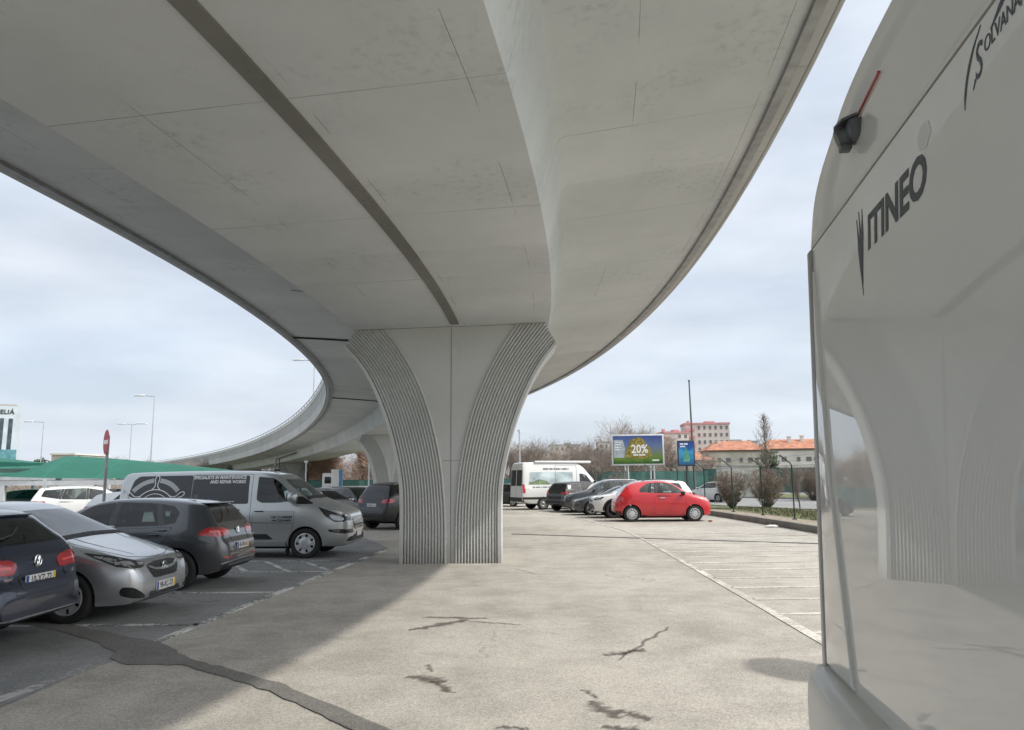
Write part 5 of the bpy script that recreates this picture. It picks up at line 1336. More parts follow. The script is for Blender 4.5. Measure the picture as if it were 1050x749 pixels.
# ---------------------------------------------------------------- red small three-door
sh = S_fiat()
F = glass_set(sh, (.86, 1.28), (3.03, 3.29), [[(1.04, 1.02), (1.40, 1.335), (1.66, 1.41), (1.98, 1.425), (2.02, 1.035)], [(2.10, 1.04), (2.06, 1.42), (2.35, 1.39), (2.62, 1.22), (2.68, 1.08)]])
F += door_set([(1.12, .28), (.98, .50), (.98, .96), (2.02, .985), (2.16, .75), (2.12, .28)])
F += [('window_surround', [('s', [(.96, .98), (1.02, .97), (1.42, 1.345), (1.38, 1.36)])], M_clad, dict(off=.004, rnd=0)),
      ('headlight', [('f', [(.46, .72), (.60, .70), (.66, .80), (.56, .88), (.46, .82)]), ('s', [(.06, .72), (.24, .74), (.30, .84), (.16, .86)])], M_lamp, {}),
      ('tail_light', [('s', [(3.28, .72), (3.38, .72), (3.34, .92), (3.24, .90)]), ('r', [(.58, .70), (.68, .70), (.68, .92), (.60, .92)])], M_redlens, dict(off=.007)),
      ('lower_bumper', [('f', [(-.5, .30), (.5, .30), (.45, .42), (-.45, .42)])], M_clad, dict(both=False)),
      ('bumper_insert', [('r', [(-.62, .28), (.62, .28), (.60, .40), (-.60, .40)]), ('s', [(3.30, .26), (3.5, .32), (3.5, .40), (3.34, .38)])], M_clad, dict(both=True, off=.005)),
      ('sill_moulding', [('s', [(1.2, .33), (2.2, .37), (2.2, .40), (1.2, .36)])], P_red, dict(off=.02)),
      ('sill_trim', [('s', [(.98, .19), (2.65, .19), (2.65, .25), (.98, .25)])], M_clad, dict(off=.004))]
def fiat_extra(root, sh, pm):
    mb = MB(); mb.tube([(-.55, 0, 1.44), (-.95, 0, 1.62)], .006, 5); mb.build('roof_aerial', M_ink, root)
car('small_red_car', sh, P_red, (5.62, 30.3), 0, 'bright red three-door small car parked nearest in the right bays, facing right', F, 'car', GR, rims=('many', M_hubcap), wheelw=.19, mirror=(1.08, 1.03, .95, M_ink),
    handles=((1.84, .86, M_chrome),), plates=(('r', .50, ''),), extra=fiat_extra, scale=1.05)

# ---------------------------------------------------------------- the rest of the right row
sh = S_suv(4.30, 1.80, 1.56, .345)
car('white_crossover', sh, P_white, (5.35, 33.2), pi + .05, 'white crossover with black wheel arches, nose out behind the red car', suv_feats(sh, h=.95, k=.966, headl=M_lampdark), 'car', GR, rims=('five', M_blackgloss), mirror=(1.40, 1.12, 1., M_ink), rails=(2.0, 3.6, .58, M_ink), scale=1.03)
sh = S_sedan()
def sedan_feats(sh):
    F = glass_set(sh, (1.32, 2.04), (3.5, 4.05), [[(1.62, .98), (2.2, 1.30), (2.55, 1.355), (2.55, .99)], [(2.62, .99), (2.62, 1.355), (3.15, 1.335), (3.55, 1.06)]], surround=[(1.5, .95), (2.15, 1.32), (2.6, 1.385), (3.2, 1.36), (3.72, 1.06), (2.6, .965)])
    F += door_set([(1.45, .3), (1.33, .6), (1.38, .93), (2.57, .955), (2.58, .3)], [(2.6, .3), (2.6, .955), (3.5, 1.0), (3.4, .8), (3.15, .52), (3.1, .3)])
    F += [('headlight', [('f', [(.42, .62), (.80, .64), (.80, .75), (.46, .70)]), ('s', [(.08, .64), (.45, .74), (.5, .80), (.10, .74)])], M_lamp, {}),
          ('grille', [('f', [(-.36, .56), (-.05, .54), (-.05, .72), (-.30, .72)]), ('f', [(.36, .56), (.05, .54), (.05, .72), (.30, .72)])], M_blackgloss, dict(both=False)),
          ('lower_bumper', [('f', [(-.6, .26), (.6, .26), (.66, .42), (-.66, .42)])], M_blackgloss, dict(both=False)),
          ('tail_light', [('r', [(.4, .82), (.80, .82), (.80, .94), (.44, .92)]), ('s', [(4.3, .84), (4.6, .82), (4.6, .92), (4.35, .94)])], M_redlens, {})]
    return F
car('dark_saloon', sh, P_darkgrey, (4.75, 35.9), pi + .06, 'low dark grey saloon, nose out between the white crossover and the grey SUV', sedan_feats(sh), 'car', GR, rims=('five', M_alloy), mirror=(1.55, 1.0, .95, 'paint'))
sh = S_suv(4.65, 1.88, 1.67, .36)
car('grey_suv', sh, P_darkgrey, (4.45, 38.6), pi + .10, 'tall dark grey SUV with roof rails, nose out behind the low saloon', suv_feats(sh, k=1.045, h=1.02, clad=False), 'car', GR, rims=('five', M_alloy), mirror=(1.5, 1.16, 1., 'paint'), rails=(2.1, 3.9, .60, M_chrome))
sh = S_suv(4.40, 1.83, 1.60, .35)
car('black_crossover', sh, P_black, (3.55, 40.8), pi / 2 - .95, 'black crossover parked tail out between the white camper van and the grey SUV', suv_feats(sh, k=.99, h=.975), 'car', GR, rims=('five', M_alloy), mirror=(1.42, 1.12, 1., 'paint'))

# ---------------------------------------------------------------- white high-roof camper van
sh = S_bigvan()
F = glass_set(sh, (1.1, 1.70), None, [[(1.38, 1.36), (1.86, 1.95), (2.10, 2.02), (2.32, 2.02), (2.32, 1.38)]])
F += door_set([(1.45, .38), (1.30, .70), (1.30, 1.28), (2.40, 1.30), (2.40, .38)])
F += [('picture_panel', [('s', [(2.75, 1.42), (2.75, 2.12), (5.45, 2.12), (5.55, 1.42)])], mat('landscape_print', (.42, .50, .52), .4, var=.45, vscale=1.3), dict(off=.004, rnd=0)),
      ('picture_panel', [('s', [(4.2, 1.42), (4.4, 1.62), (4.9, 1.72), (5.2, 1.6), (5.53, 1.56), (5.55, 1.42)])], mat('landscape_green', (.16, .22, .12), .5, var=.5, vscale=4), dict(off=.007, rnd=0)),
      ('sliding_door_seam', [('s', sline([(3.85, .42), (3.85, 2.50), (2.5, 2.50), (2.5, .40)], .012))], M_darkgap, dict(off=.009, rnd=0)),
      ('lower_moulding', [('s', [(1.4, .60), (5.9, .60), (5.9, .72), (1.4, .72)])], M_clad, dict(off=.012, rnd=0)),
      ('rear_window', [('r', [(.06, 1.35), (.86, 1.35), (.82, 2.25), (.06, 2.25)])], M_glass, dict(rnd=0)),
      ('door_seam', [('r', sline([(0, .6), (0, 2.5)], .014))], M_darkgap, dict(both=False, off=.002, rnd=0)),
      ('tail_light', [('r', [(.86, .95), (.975, .95), (.975, 1.45), (.87, 1.45)]), ('s', [(5.76, .95), (5.9, .95), (5.9, 1.45), (5.8, 1.45)])], M_redlens, dict(off=.008)),
      ('bumper_insert', [('r', [(-.92, .46), (.92, .46), (.94, .70), (-.94, .70)])], M_clad, dict(both=False, off=.02)),
      ('headlight', [('s', [(.10, .9), (.40, .92), (.5, 1.12), (.2, 1.08)]), ('f', [(.5, .85), (.84, .88), (.84, 1.06), (.56, 1.0)])], M_lamp, {}),
      ('grille', [('f', [(-.5, .7), (.5, .7), (.44, .98), (-.44, .98)])], M_blackgloss, dict(both=False))]
def lettering_bars(sh, root, x0, z, widths, h, m):
    """a line of lettering too small to read in the photo: word-length dashes on the side of the van"""
    x = x0
    for w in widths:
        sh_patch(sh, [('p', [(x, z - h / 2), (x + w, z - h / 2), (x + w, z + h / 2), (x, z + h / 2)])], 'lettering', m, root, off=.008, rnd=0); x += w + .05
def big_extra(root, sh, pm):
    ink = mat('grey_ink', (.16, .18, .19), .5, var=.05)
    lettering_bars(sh, root, 3.0, 2.30, (.06, .30, .05, .26, .09, .22, .34), .10, ink); lettering_bars(sh, root, 4.2, 1.27, (.14, .30, .08, .24, .16), .08, ink)
    mb = MB(); mb.box((-.35, -.80, 2.70), (3.6, .20, .14), bevel=.05); mb.build('awning_case', P_white, root, smooth=40)
car('camper_van', sh, P_white, (2.55, 43.4), radians(22), 'white high-roof camper van with a landscape print and roof awning, right of the near pier', F, 'van', GR, rims=('steel', M_metalgrey), wheelw=.22, mirror=(1.35, 1.5, 1.6, M_ink), plates=(), extra=big_extra, cabin=2.45)

# ---------------------------------------------------------------- further cars
sh = S_suv(4.34, 1.80, 1.64)
car('white_suv', sh, P_white, (-15.9, 28.4), radians(28), 'white SUV with roof rails parked under the near edge of the green canopies', suv_feats(sh), 'car', 'cars under the canopies', rims=('five', M_alloy), mirror=(1.42, 1.12, 1., M_ink), rails=(2.0, 3.8, .58, M_metalgrey))
sh = S_golf()
HF = glass_set(sh, (1.22, 1.86), (3.90, 4.05), [[(1.40, .985), (1.98, 1.34), (2.36, 1.395), (2.36, 1.0)], [(2.45, 1.0), (2.45, 1.398), (3.02, 1.375), (3.30, 1.03)]])
HF += [('headlight', [('f', [(.42, .66), (.80, .70), (.80, .80), (.45, .75)]), ('s', [(.10, .70), (.55, .79), (.5, .84), (.12, .79)])], M_lamp, {}), ('grille', [('f', [(-.42, .64), (.42, .64), (.42, .72), (-.42, .72)])], M_blackgloss, dict(both=False)),
       ('lower_bumper', [('f', [(-.6, .28), (.6, .28), (.6, .46), (-.6, .46)])], M_blackgloss, dict(both=False)), ('tail_light', [('r', [(.40, .84), (.86, .845), (.86, .99), (.42, .96)]), ('s', [(3.85, .865), (4.2, .83), (4.2, .975), (3.95, .985)])], M_redlens, {})]
more = [('hatchback', P_silver, (-11.4, 24.0), .0, 'silver hatchback behind the no entry sign post, windscreen towards the van', 'cars under the canopies'),
        ('hatchback', P_black, (-17.0, 33.0), .2, 'black hatchback deep under the canopies, right of the white post', 'cars under the canopies'),
        ('hatchback', P_blue, (-26.5, 31.0), .1, 'blue hatchback under the canopy at the far left', 'cars under the canopies'),
        ('hatchback', P_darkgrey, (-22.6, 36.5), .1, 'dark grey hatchback under the canopies, behind the white SUV', 'cars under the canopies'),
        ('hatchback', P_silver, (-7.4, 28.4), -.75, 'silver hatchback parked just beyond the nose of the silver van', 'cars beyond the silver van'),
        ('hatchback', P_black, (-6.6, 31.6), -.75, 'black hatchback between the silver hatchback and the black off-roader', 'cars beyond the silver van'),
        ('hatchback', P_darkgrey, (-8.0, 34.6), -.8, 'dark grey hatchback furthest back in the row beyond the silver van', 'cars beyond the silver van'),
        ('hatchback', P_black, (-.75, 48.5), 2.4, 'dark hatchback showing between the near pier and the white camper van', 'cars beyond the pier'),
        ('hatchback', P_white, (13.4, 52.0), 2.0, 'white hatchback driving on the road behind the red car', 'cars on the road'),
        ('hatchback', P_silver, (9.6, 58.0), 2.0, 'silver hatchback on the road below the large billboard', 'cars on the road'),
        ('hatchback', P_silver, (31.5, 90.0), 1.7, 'silver hatchback by the green screened fence at the right', 'cars on the road')]
for nm, pm, loc, hd, lab, g in more:
    car(nm, sh, pm, loc, hd, lab, HF, 'car', g, rims=('five', M_alloy), mirror=(1.42, .99, .95, 'paint'))

# ================================================================== STREET FURNITURE
# no-entry sign, seen almost edge on
ns = empty('no_entry_sign', (-9.98, 18.3, 0), radians(-50), 'round red no entry sign on a grey post, seen nearly edge-on behind the silver van', 'road sign')
mb = MB(); mb.cyl((0, 0, 0), (0, 0, 2.80), .035, n=10); mb.build('post', M_metalgrey, ns, smooth=40)
mb = MB(); mb.cyl((0, -.045, 2.64), (0, -.035, 2.64), .30, n=36); mb.build('sign_plate', mat('sign_red', (.42, .03, .035), .5, var=.15), ns, smooth=40)
mb = MB(); mb.box((0, -.0475, 2.64), (.46, .005, .10)); mb.build('sign_bar', mat('sign_white', (.75, .75, .72), .5, var=.06), ns)
# unseen round sign, placed and sized beyond the motorhome so its disc throws the round shadow at the motorhome's corner
rs = empty('unseen_round_sign', (4.98, 6.2, 0), 0, 'unseen round traffic sign on a post beyond the motorhome, added for its round shadow', 'road sign')
mb = MB(); mb.cyl((0, 0, 0), (0, 0, 3.4), .03, n=8); mb.build('post', M_metalgrey, rs, smooth=40)
mb = MB(); mb.cyl((-.03, 0, 3.05), (-.04, 0, 3.05), .43, n=36); mb.build('sign_plate', mat('sign_white', (.75, .75, .72)), rs, smooth=40)

# chain-link fence on the right: cranked green posts, wires and mesh
M_fence = mat('fence_green', (.02, .045, .035), .5, .2, var=.15)
fe = empty('wire_fence', (10.2, 24.9, 0), 0, 'dark green wire fence with cranked posts along the kerb at the right', 'fence')
FP = [(10.25, 18.4), (10.22, 21.6), (10.2, 24.9), (10.12, 28.1), (10.02, 31.4), (9.75, 34.7), (9.35, 38.2), (8.75, 41.7), (8.0, 45.2), (6.9, 48.6), (5.5, 52.0)]
O = Vector((10.2, 24.9, 0))
for x, y in FP:
    b = Vector((x, y, .1)) - O
    mb = MB(); mb.tube([b, b + Vector((0, 0, 2.0)), b + Vector((-.05, -.02, 2.07)), b + Vector((-.46, -.15, 2.36))], .026, 8); mb.cyl(b, b + Vector((0, 0, .05)), .09, n=8); mb.build('post', M_fence, fe, smooth=50)
mb = MB()
for (x0, y0), (x1, y1) in zip(FP, FP[1:]):
    a, b = Vector((x0, y0, .1)) - O, Vector((x1, y1, .1)) - O
    for h in (.06, 1.0, 1.98): mb.cyl(a + Vector((0, 0, h)), b + Vector((0, 0, h)), .006, n=4)
    for h, q in ((2.14, -.18), (2.30, -.40)): mb.cyl(a + Vector((q, q * .3, h)), b + Vector((q, q * .3, h)), .005, n=4)
    L = (b - a).length; n = 22; u = (b - a) / L
    for i in range(-n, n):
        for sg in (1,):
            t0, t1 = i / n, i / n + 1.92 / L
            for fl in (0, 1):
                p0, p1 = t0, t1; h0, h1 = .06, 1.98
                if p0 < 0: h0 = lerp(.06, 1.98, -p0 / (p1 - p0)); p0 = 0
                if p1 > 1: h1 = lerp(.06, 1.98, (1 - t0) / (t1 - t0)); p1 = 1
                if p1 <= p0: continue
                z0, z1 = (h0, h1) if not fl else (2.04 - h0, 2.04 - h1)
                mb.cyl(a + u * L * p0 + Vector((0, 0, z0)), a + u * L * p1 + Vector((0, 0, z1)), .0016, n=3, caps=False)
mb.build('wire_mesh', M_fence, fe)
# slender rod leaning by the motorhome's corner
sp = empty('marker_stake', (6.75, 17.2, 0), .0, 'thin leaning grey stake beside the corner of the motorhome', 'stake')
mb = MB(); mb.cyl((0, 0, 0), (.12, .0, .62), .018, n=8); mb.build('rod', M_metalgrey, sp, smooth=40)

# billboards
M_steelw = mat('white_steel', (.62, .63, .63), .45, .2, var=.1)
def picture(name, stops, scale, rough=.35):
    if name in MATS: return MATS[name]
    m, n, l, b = principled(name); b.inputs['Roughness'].default_value = rough
    t = n.new('ShaderNodeTexCoord'); sp_ = n.new('ShaderNodeSeparateXYZ'); l.new(t.outputs['Object'], sp_.inputs[0])
    nz = n.new('ShaderNodeTexNoise'); nz.inputs['Scale'].default_value = scale; nz.inputs['Detail'].default_value = 6; l.new(t.outputs['Object'], nz.inputs['Vector'])
    ad = n.new('ShaderNodeMath'); ad.operation = 'MULTIPLY_ADD'; ad.inputs[1].default_value = .9; ad.inputs[2].default_value = -.45; l.new(nz.outputs['Fac'], ad.inputs[0])
    a2 = n.new('ShaderNodeMath'); a2.operation = 'ADD'; l.new(ad.outputs[0], a2.inputs[0]); l.new(sp_.outputs['Z'], a2.inputs[1])
    mr = n.new('ShaderNodeMapRange'); mr.inputs['From Min'].default_value = stops[0][0]; mr.inputs['From Max'].default_value = stops[-1][0]; l.new(a2.outputs[0], mr.inputs['Value'])
    r = n.new('ShaderNodeValToRGB'); els = r.color_ramp.elements; lo, hi = stops[0][0], stops[-1][0]
    els[0].position = 0; els[0].color = stops[0][1] + (1,); els[1].position = 1; els[1].color = stops[-1][1] + (1,)
    for z, c in stops[1:-1]:
        e = els.new((z - lo) / (hi - lo)); e.color = c + (1,)
    l.new(mr.outputs[0], r.inputs[0]); l.new(r.outputs[0], b.inputs['Base Color']); MATS[name] = m; return m
bb = empty('billboard', (9.85, 62, 0), radians(-6), 'wide landscape billboard lettered 20% on a grey steel frame behind the parked cars', 'billboard')
W_, z0, z1 = 4.25, 2.72, 5.25
mb = MB(); mb.box((0, .06, (z0 + z1) / 2), (W_, .14, z1 - z0), bevel=.02); mb.build('frame', M_steelw, bb, smooth=40)
mb = MB(); mb.box((0, -.022, (z0 + z1) / 2), (W_ - .24, .012, z1 - z0 - .24)); 
pc = mb.build('poster', picture('meadow_poster', [(2.9, (.03, .09, .01)), (3.3, (.12, .22, .02)), (3.6, (.16, .20, .08)), (4.2, (.12, .17, .30)), (5.1, (.05, .08, .26))], 1.1), bb)
mb = MB(); P = [(-1.0, 3.3), (-.95, 4.0), (-.75, 4.35), (-.6, 4.75), (-.2, 4.95), (.2, 5.0), (.5, 4.8), (.75, 4.4), (1.05, 4.1), (1.1, 3.5), (.6, 3.25)]
mb.prism([(x, -.0305, z) for x, z in P], (0, -.003, 0)); mb.build('print', mat('print_ochre', (.26, .20, .04), .4, var=.6, vscale=5), pc)
mb = MB(); P = [(-1.95, 3.35), (-1.95, 4.8), (-1.2, 4.8), (-1.0, 4.0), (-1.1, 3.35)]
mb.prism([(x, -.0290, z) for x, z in P], (0, -.002, 0)); mb.build('print', mat('print_haze', (.36, .40, .42), .4, var=.25, vscale=3), pc)
text_obj('lettering', '20%', frame((.15, -.036, 4.02), (1, 0, 0), (0, 0, 1)), M_white_ink, pc, size=.95, offset=.02, sx=.85)
def word_bars(parent, x, y, z, widths, h):
    for w in widths:
        mb = MB(); mb.box((x + w / 2, y, z), (w, .003, h)); mb.build('lettering', M_white_ink, parent); x += w + .05
word_bars(pc, -.38, -.034, 3.56, (.42, .52), .10); word_bars(pc, 1.15, -.032, 3.12, (.55,), .12)
for z_, ws_ in ((4.62, (.3, .22)), (4.42, (.5,)), (4.2, (.36, .1)), (4.0, (.45,))): word_bars(pc, -1.85, -.034, z_, ws_, .07)
for x in (-1.05, -.82, 1.0, 1.28):
    mb = MB(); mb.cyl((x, .08, 0), (x, .08, 2.75), .055, n=8); mb.build('leg', M_steelw, bb, smooth=40)
ps = empty('poster_sign', (13.35, 60, 0), radians(-8), 'upright blue advertising panel on a black post, right of the billboard', 'billboard')
mb = MB(); mb.box((0, .05, 3.60), (1.36, .18, 2.02), bevel=.03); mb.build('frame', M_darkplastic, ps, smooth=40)
mb = MB(); mb.box((0, -.052, 3.60), (1.16, .012, 1.80)); pc = mb.build('poster', picture('sea_poster', [(2.7, (.02, .10, .26)), (3.2, (.03, .22, .42)), (3.7, (.05, .32, .52)), (4.1, (.02, .10, .36)), (4.5, (.01, .05, .22))], 2.2), ps)
mb = MB(); P = [(-.25, 2.95), (-.1, 3.7), (.02, 4.1), (.12, 3.7), (.3, 3.2), (.2, 2.9)]; mb.prism([(x, -.060, z) for x, z in P], (0, -.002, 0)); mb.build('print', mat('print_green', (.10, .34, .22), .4, var=.5, vscale=6), pc)
word_bars(pc, -.46, -.062, 4.33, (.26, .3), .12); word_bars(pc, -.46, -.062, 4.13, (.4,), .10)
mb = MB(); mb.cyl((0, .05, 0), (0, .05, 2.6), .09, n=10); mb.build('post', M_darkplastic, ps, smooth=40)
po = empty('flag_pole', (14.05, 60.5, 0), 0, 'tall thin dark pole rising beside the blue advertising panel', 'pole')
mb = MB(); mb.cyl((0, 0, 0), (-.10, 0, 9.4), .11, .055, n=10); mb.cyl((-.10, 0, 9.4), (-.10, 0, 9.5), .09, n=8); mb.build('mast', mat('dark_pipe', (.10, .10, .10)), po, smooth=40)

# ================================================================== GREEN SHADE CANOPIES
def cloth_mat(name, col):
    m = mat(name, col, .8, var=.10, vscale=1.2); b = m.node_tree.nodes['Principled BSDF']
    n, l = m.node_tree.nodes, m.node_tree.links; tr = n.new('ShaderNodeBsdfTranslucent'); mx = n.new('ShaderNodeMixShader'); mx.inputs[0].default_value = .35
    src = b.inputs['Base Color'].links[0].from_socket; l.new(src, tr.inputs['Color']); o = [q for q in n if q.type == 'OUTPUT_MATERIAL'][0]
    l.new(b.outputs[0], mx.inputs[1]); l.new(tr.outputs[0], mx.inputs[2]); l.new(mx.outputs[0], o.inputs[0]); return m
M_cloth = cloth_mat('shade_cloth', (.042, .195, .145)); M_seam = mat('cloth_seam', (.04, .18, .135), .8, var=.2)
def canopy(x0, x1, y0, y1, xp, zp, zc, label):
    """tent of shade cloth: a ridge with its peak at xp, falling to low corners, edges scalloped, on white steel"""
    yc = (y0 + y1) / 2; root = empty('shade_canopy', ((x0 + x1) / 2, yc, 0), 0, label, 'canopy', 'green shade canopies')
    O = Vector(root.location); mb = MB(); N, M = 40, 14; rows = []
    for i in range(N + 1):
        t = i / N; x = lerp(x0, x1, t); d = (x - xp) / ((x1 - xp) if x > xp else (x0 - xp)) if True else 0
        ridge = lerp(zp, zc, abs(d) ** 1.25); edge = zc - .03 - .10 * sin(pi * t) + .18 * abs(2 * t - 1) ** 3 * .3; row = []
        wid = 1 - .10 * sin(pi * t)
        for j in range(M + 1):
            q = 2 * j / M - 1; z = lerp(ridge, min(ridge, edge), abs(q) ** 1.35)
            row.append(mb.bm.verts.new(Vector((x, yc + q * (y1 - y0) / 2 * wid, z)) - O))
        rows.append(row)
    rows_co = [[v.co.copy() for v in r__] for r__ in rows]
    for a, b in zip(rows, rows[1:]):
        for j in range(M): mb.bm.faces.new((a[j], a[j + 1], b[j + 1], b[j]))
    mb.build('cloth', M_cloth, root, smooth=80); mb = MB()
    for i in (8, 16, 24, 32): mb.tube([rows_co[i][j] + Vector((0, 0, .012)) for j in range(M + 1)], .014, 4)
    mb.build('seam', M_seam, root)
    mb = MB()
    for y in (y0 + .25, y1 - .25): mb.box((0, y - O.y, zc - .30), (abs(x1 - x0) * .96, .14, .20))
    mb.build('beam', M_steelw, root)
    for fx in (.05, .34, .66, .95):
        for y in (y0 + .25, y1 - .25):
            mb = MB(); x = lerp(x0, x1, fx) - O.x; mb.box((x, y - O.y, (zc - .4) / 2), (.20, .20, zc - .4)); mb.box((x, y - O.y, .06), (.4, .4, .12)); mb.build('post', M_steelw, root)
    return root
canopy(-23.2, -11.6, 33.0, 38.6, -21.4, 2.95, 1.98, 'long green shade canopy whose low tip points behind the silver van')
canopy(-36.5, -22.6, 32.5, 38.6, -30.5, 3.55, 2.62, 'green shade canopy at the left edge under the hotel tower')
canopy(-34.0, -22.0, 41.5, 47.0, -27.5, 2.9, 2.25, 'second row green shade canopy, mostly hidden behind the front ones')
canopy(-45.0, -33.6, 41.5, 47.0, -38.5, 2.9, 2.25, 'second row green shade canopy furthest to the left')

# ================================================================== TREES AND SHRUBS
M_twig = mat('bare_twig', (.28, .235, .20), .9, var=.3, vscale=1)
M_twig2 = mat('bare_twig_red', (.32, .225, .17), .9, var=.35, vscale=.6)
M_bark = mat('bark', (.10, .085, .07), .95, var=.3, vscale=3)
M_leaf = mat('evergreen_leaf', (.035, .060, .026), .8, var=.5, vscale=1.5)
def bare_mesh(name, H, spread, seed, levels=5, trunk_r=.14, upright=.55, kids=4, min_r=.006, first=.25):
    rr = random.Random(seed); V, Fc = [], []; TV, TF = [], []
    def seg(a, b, r1, r2, n, V, Fc):
        d = (b - a)
        if d.length < 1e-4: return
        d.normalize(); u = d.orthogonal().normalized(); w = d.cross(u); i0 = len(V)
        for p, r_ in ((a, r1), (b, r2)):
            for k in range(n): an = 2 * pi * k / n; V.append(tuple(p + (u * cos(an) + w * sin(an)) * r_))
        for k in range(n): Fc.append((i0 + k, i0 + (k + 1) % n, i0 + n + (k + 1) % n, i0 + n + k))
    def grow(p, d, ln, r_, lv):
        steps = 3 if lv > 1 else 2; q = p.copy()
        for i in range(steps):
            d2 = (d + Vector((rr.gauss(0, .13), rr.gauss(0, .13), rr.gauss(.04, .08)))).normalized(); e = q + d2 * ln / steps
            r2 = max(min_r, r_ * (1 - .22)); big = lv >= levels - 1
            seg(q, e, r_, r2, 6 if big else 3, TV if big else V, TF if big else Fc)
            if lv > 0 and (i > 0 or lv < levels):
                for k in range(kids if i == steps - 1 else max(1, kids - 2)):
                    a = rr.uniform(0, 2 * pi); s = rr.uniform(.35, .95) * spread; o_ = d2.orthogonal().normalized(); o2 = d2.cross(o_)
                    nd = (d2 * upright + (o_ * cos(a) + o2 * sin(a)) * s + Vector((0, 0, .18))).normalized()
                    grow(q.lerp(e, rr.uniform(.3, 1)), nd, ln * rr.uniform(.48, .78), r2 * .58, lv - 1)
            q, r_, d = e, r2, d2
    grow(Vector((0, 0, 0)), Vector((0, 0, 1)), H * .42, trunk_r, levels - 1)
    a = bpy.data.meshes.new(name + '_crown'); a.from_pydata(V, [], Fc); b = bpy.data.meshes.new(name + '_trunk'); b.from_pydata(TV, [], TF)
    zmax = max(v[2] for v in V); s = H / zmax
    for m_ in (a, b): m_.transform(Matrix.Scale(s, 4))
    return b, a
TM = {}
def tree(kind, x, y, H, label, group=None, rz=None, z=0, cat='tree', name='bare_tree', m=None, sxy=1.):
    tr, crn = TM[kind]; o = empty(name, (x, y, z), R.uniform(0, 6) if rz is None else rz, label, cat, group); s = H / 6.0; o.scale = (s * sxy, s * sxy, s)
    a = link('trunk', tr, None, o); b = link('crown', crn, None, o)
    for ob, mm in ((a, M_bark), (b, m or M_twig)):
        if not ob.data.materials: ob.data.materials.append(mm)
        ob.material_slots[0].link = 'OBJECT'; ob.material_slots[0].material = mm
    return o
TM['a'] = bare_mesh('tree_a', 6, .75, 1, 5, .13, .7, 4)
TM['b'] = bare_mesh('tree_b', 6, .95, 2, 5, .12, .55, 4)
TM['c'] = bare_mesh('tree_c', 6, .60, 3, 5, .11, .8, 4)
def poplar_mesh(seed):
    rr = random.Random(seed); V, Fc, TV, TF = [], [], [], []
    def seg(a, b, r1, r2, V, Fc):
        d = (b - a).normalized(); u = d.orthogonal().normalized(); w = d.cross(u); i0 = len(V)
        for p, r_ in ((a, r1), (b, r2)):
            for k in range(3): an = 2 * pi * k / 3; V.append(tuple(p + (u * cos(an) + w * sin(an)) * r_))
        for k in range(3): Fc.append((i0 + k, i0 + (k + 1) % 3, i0 + 3 + (k + 1) % 3, i0 + 3 + k))
    for k in range(10): seg(Vector((.02 * sin(k), .02 * cos(k * 2), k * .6)), Vector((.02 * sin(k + 1), .02 * cos(k * 2 + 2), k * .6 + .6)), .07 * (1 - k / 10.5), .07 * (1 - (k + 1) / 10.5), TV, TF)
    for i in range(95):
        z = .7 + 5.1 * (i / 95); a = rr.uniform(0, 2 * pi); ln = (1.5 if z < 3.5 else 1.5 * (6.15 - z) / 2.65) * rr.uniform(.55, 1.1); p = Vector((0, 0, z)); d = Vector((cos(a) * .42, sin(a) * .42, 1)).normalized()
        for k in range(4):
            d = (d + Vector((rr.gauss(0, .10), rr.gauss(0, .10), .06))).normalized(); q = p + d * ln / 4; seg(p, q, .014 * (1 - k / 5), .012 * (1 - k / 5), V, Fc)
            for _ in range(2):
                e = q + Vector((rr.gauss(0, .14), rr.gauss(0, .14), rr.uniform(.1, .36))); seg(q, e, .006, .004, V, Fc)
            p = q
    A = bpy.data.meshes.new('poplar_crown'); A.from_pydata(V, [], Fc); B = bpy.data.meshes.new('poplar_trunk'); B.from_pydata(TV, [], TF); return B, A
def shrub_mesh(seed, n=46, H=6.0, spread=.6):
    rr = random.Random(seed); V, Fc, TV, TF = [], [], [], []
    def seg(a, b, r1, r2, V, Fc):
        d = (b - a).normalized(); u = d.orthogonal().normalized(); w = d.cross(u); i0 = len(V)
        for p, r_ in ((a, r1), (b, r2)):
            for k in range(3): an = 2 * pi * k / 3; V.append(tuple(p + (u * cos(an) + w * sin(an)) * r_))
        for k in range(3): Fc.append((i0 + k, i0 + (k + 1) % 3, i0 + 3 + (k + 1) % 3, i0 + 3 + k))
    for i in range(n):
        a = rr.uniform(0, 2 * pi); t = rr.uniform(.05, 1) ** .6 * spread; top = Vector((cos(a) * t * H, sin(a) * t * H, H * rr.uniform(.72, 1.0) * (1 - .25 * (t / spread) ** 3)))
        p = Vector((cos(a) * .25, sin(a) * .25, 0)); last = p
        for k in range(1, 6):
            q = p.lerp(top, k / 5) + Vector((rr.gauss(0, .13), rr.gauss(0, .13), rr.gauss(0, .08))) ; seg(last, q, .05 * (1.15 - k / 5), .05 * (1.0 - k / 5) + .012, TV if k == 1 else V, TF if k == 1 else Fc)
            if k >= 2:
                for _ in range(5):
                    e = q + Vector((rr.gauss(0, .5), rr.gauss(0, .5), rr.uniform(.1, 1.0))); e.z = min(e.z, H * 1.03); seg(q, e, .018, .010, V, Fc)
                    for _ in range(2):
                        g = q.lerp(e, rr.uniform(.4, 1)); seg(g, g + Vector((rr.gauss(0, .28), rr.gauss(0, .28), rr.uniform(0, .45))), .012, .008, V, Fc)
            last = q
    A = bpy.data.meshes.new('shrub_crown'); A.from_pydata(V, [], Fc); B = bpy.data.meshes.new('shrub_trunk'); B.from_pydata(TV, [], TF); return B, A
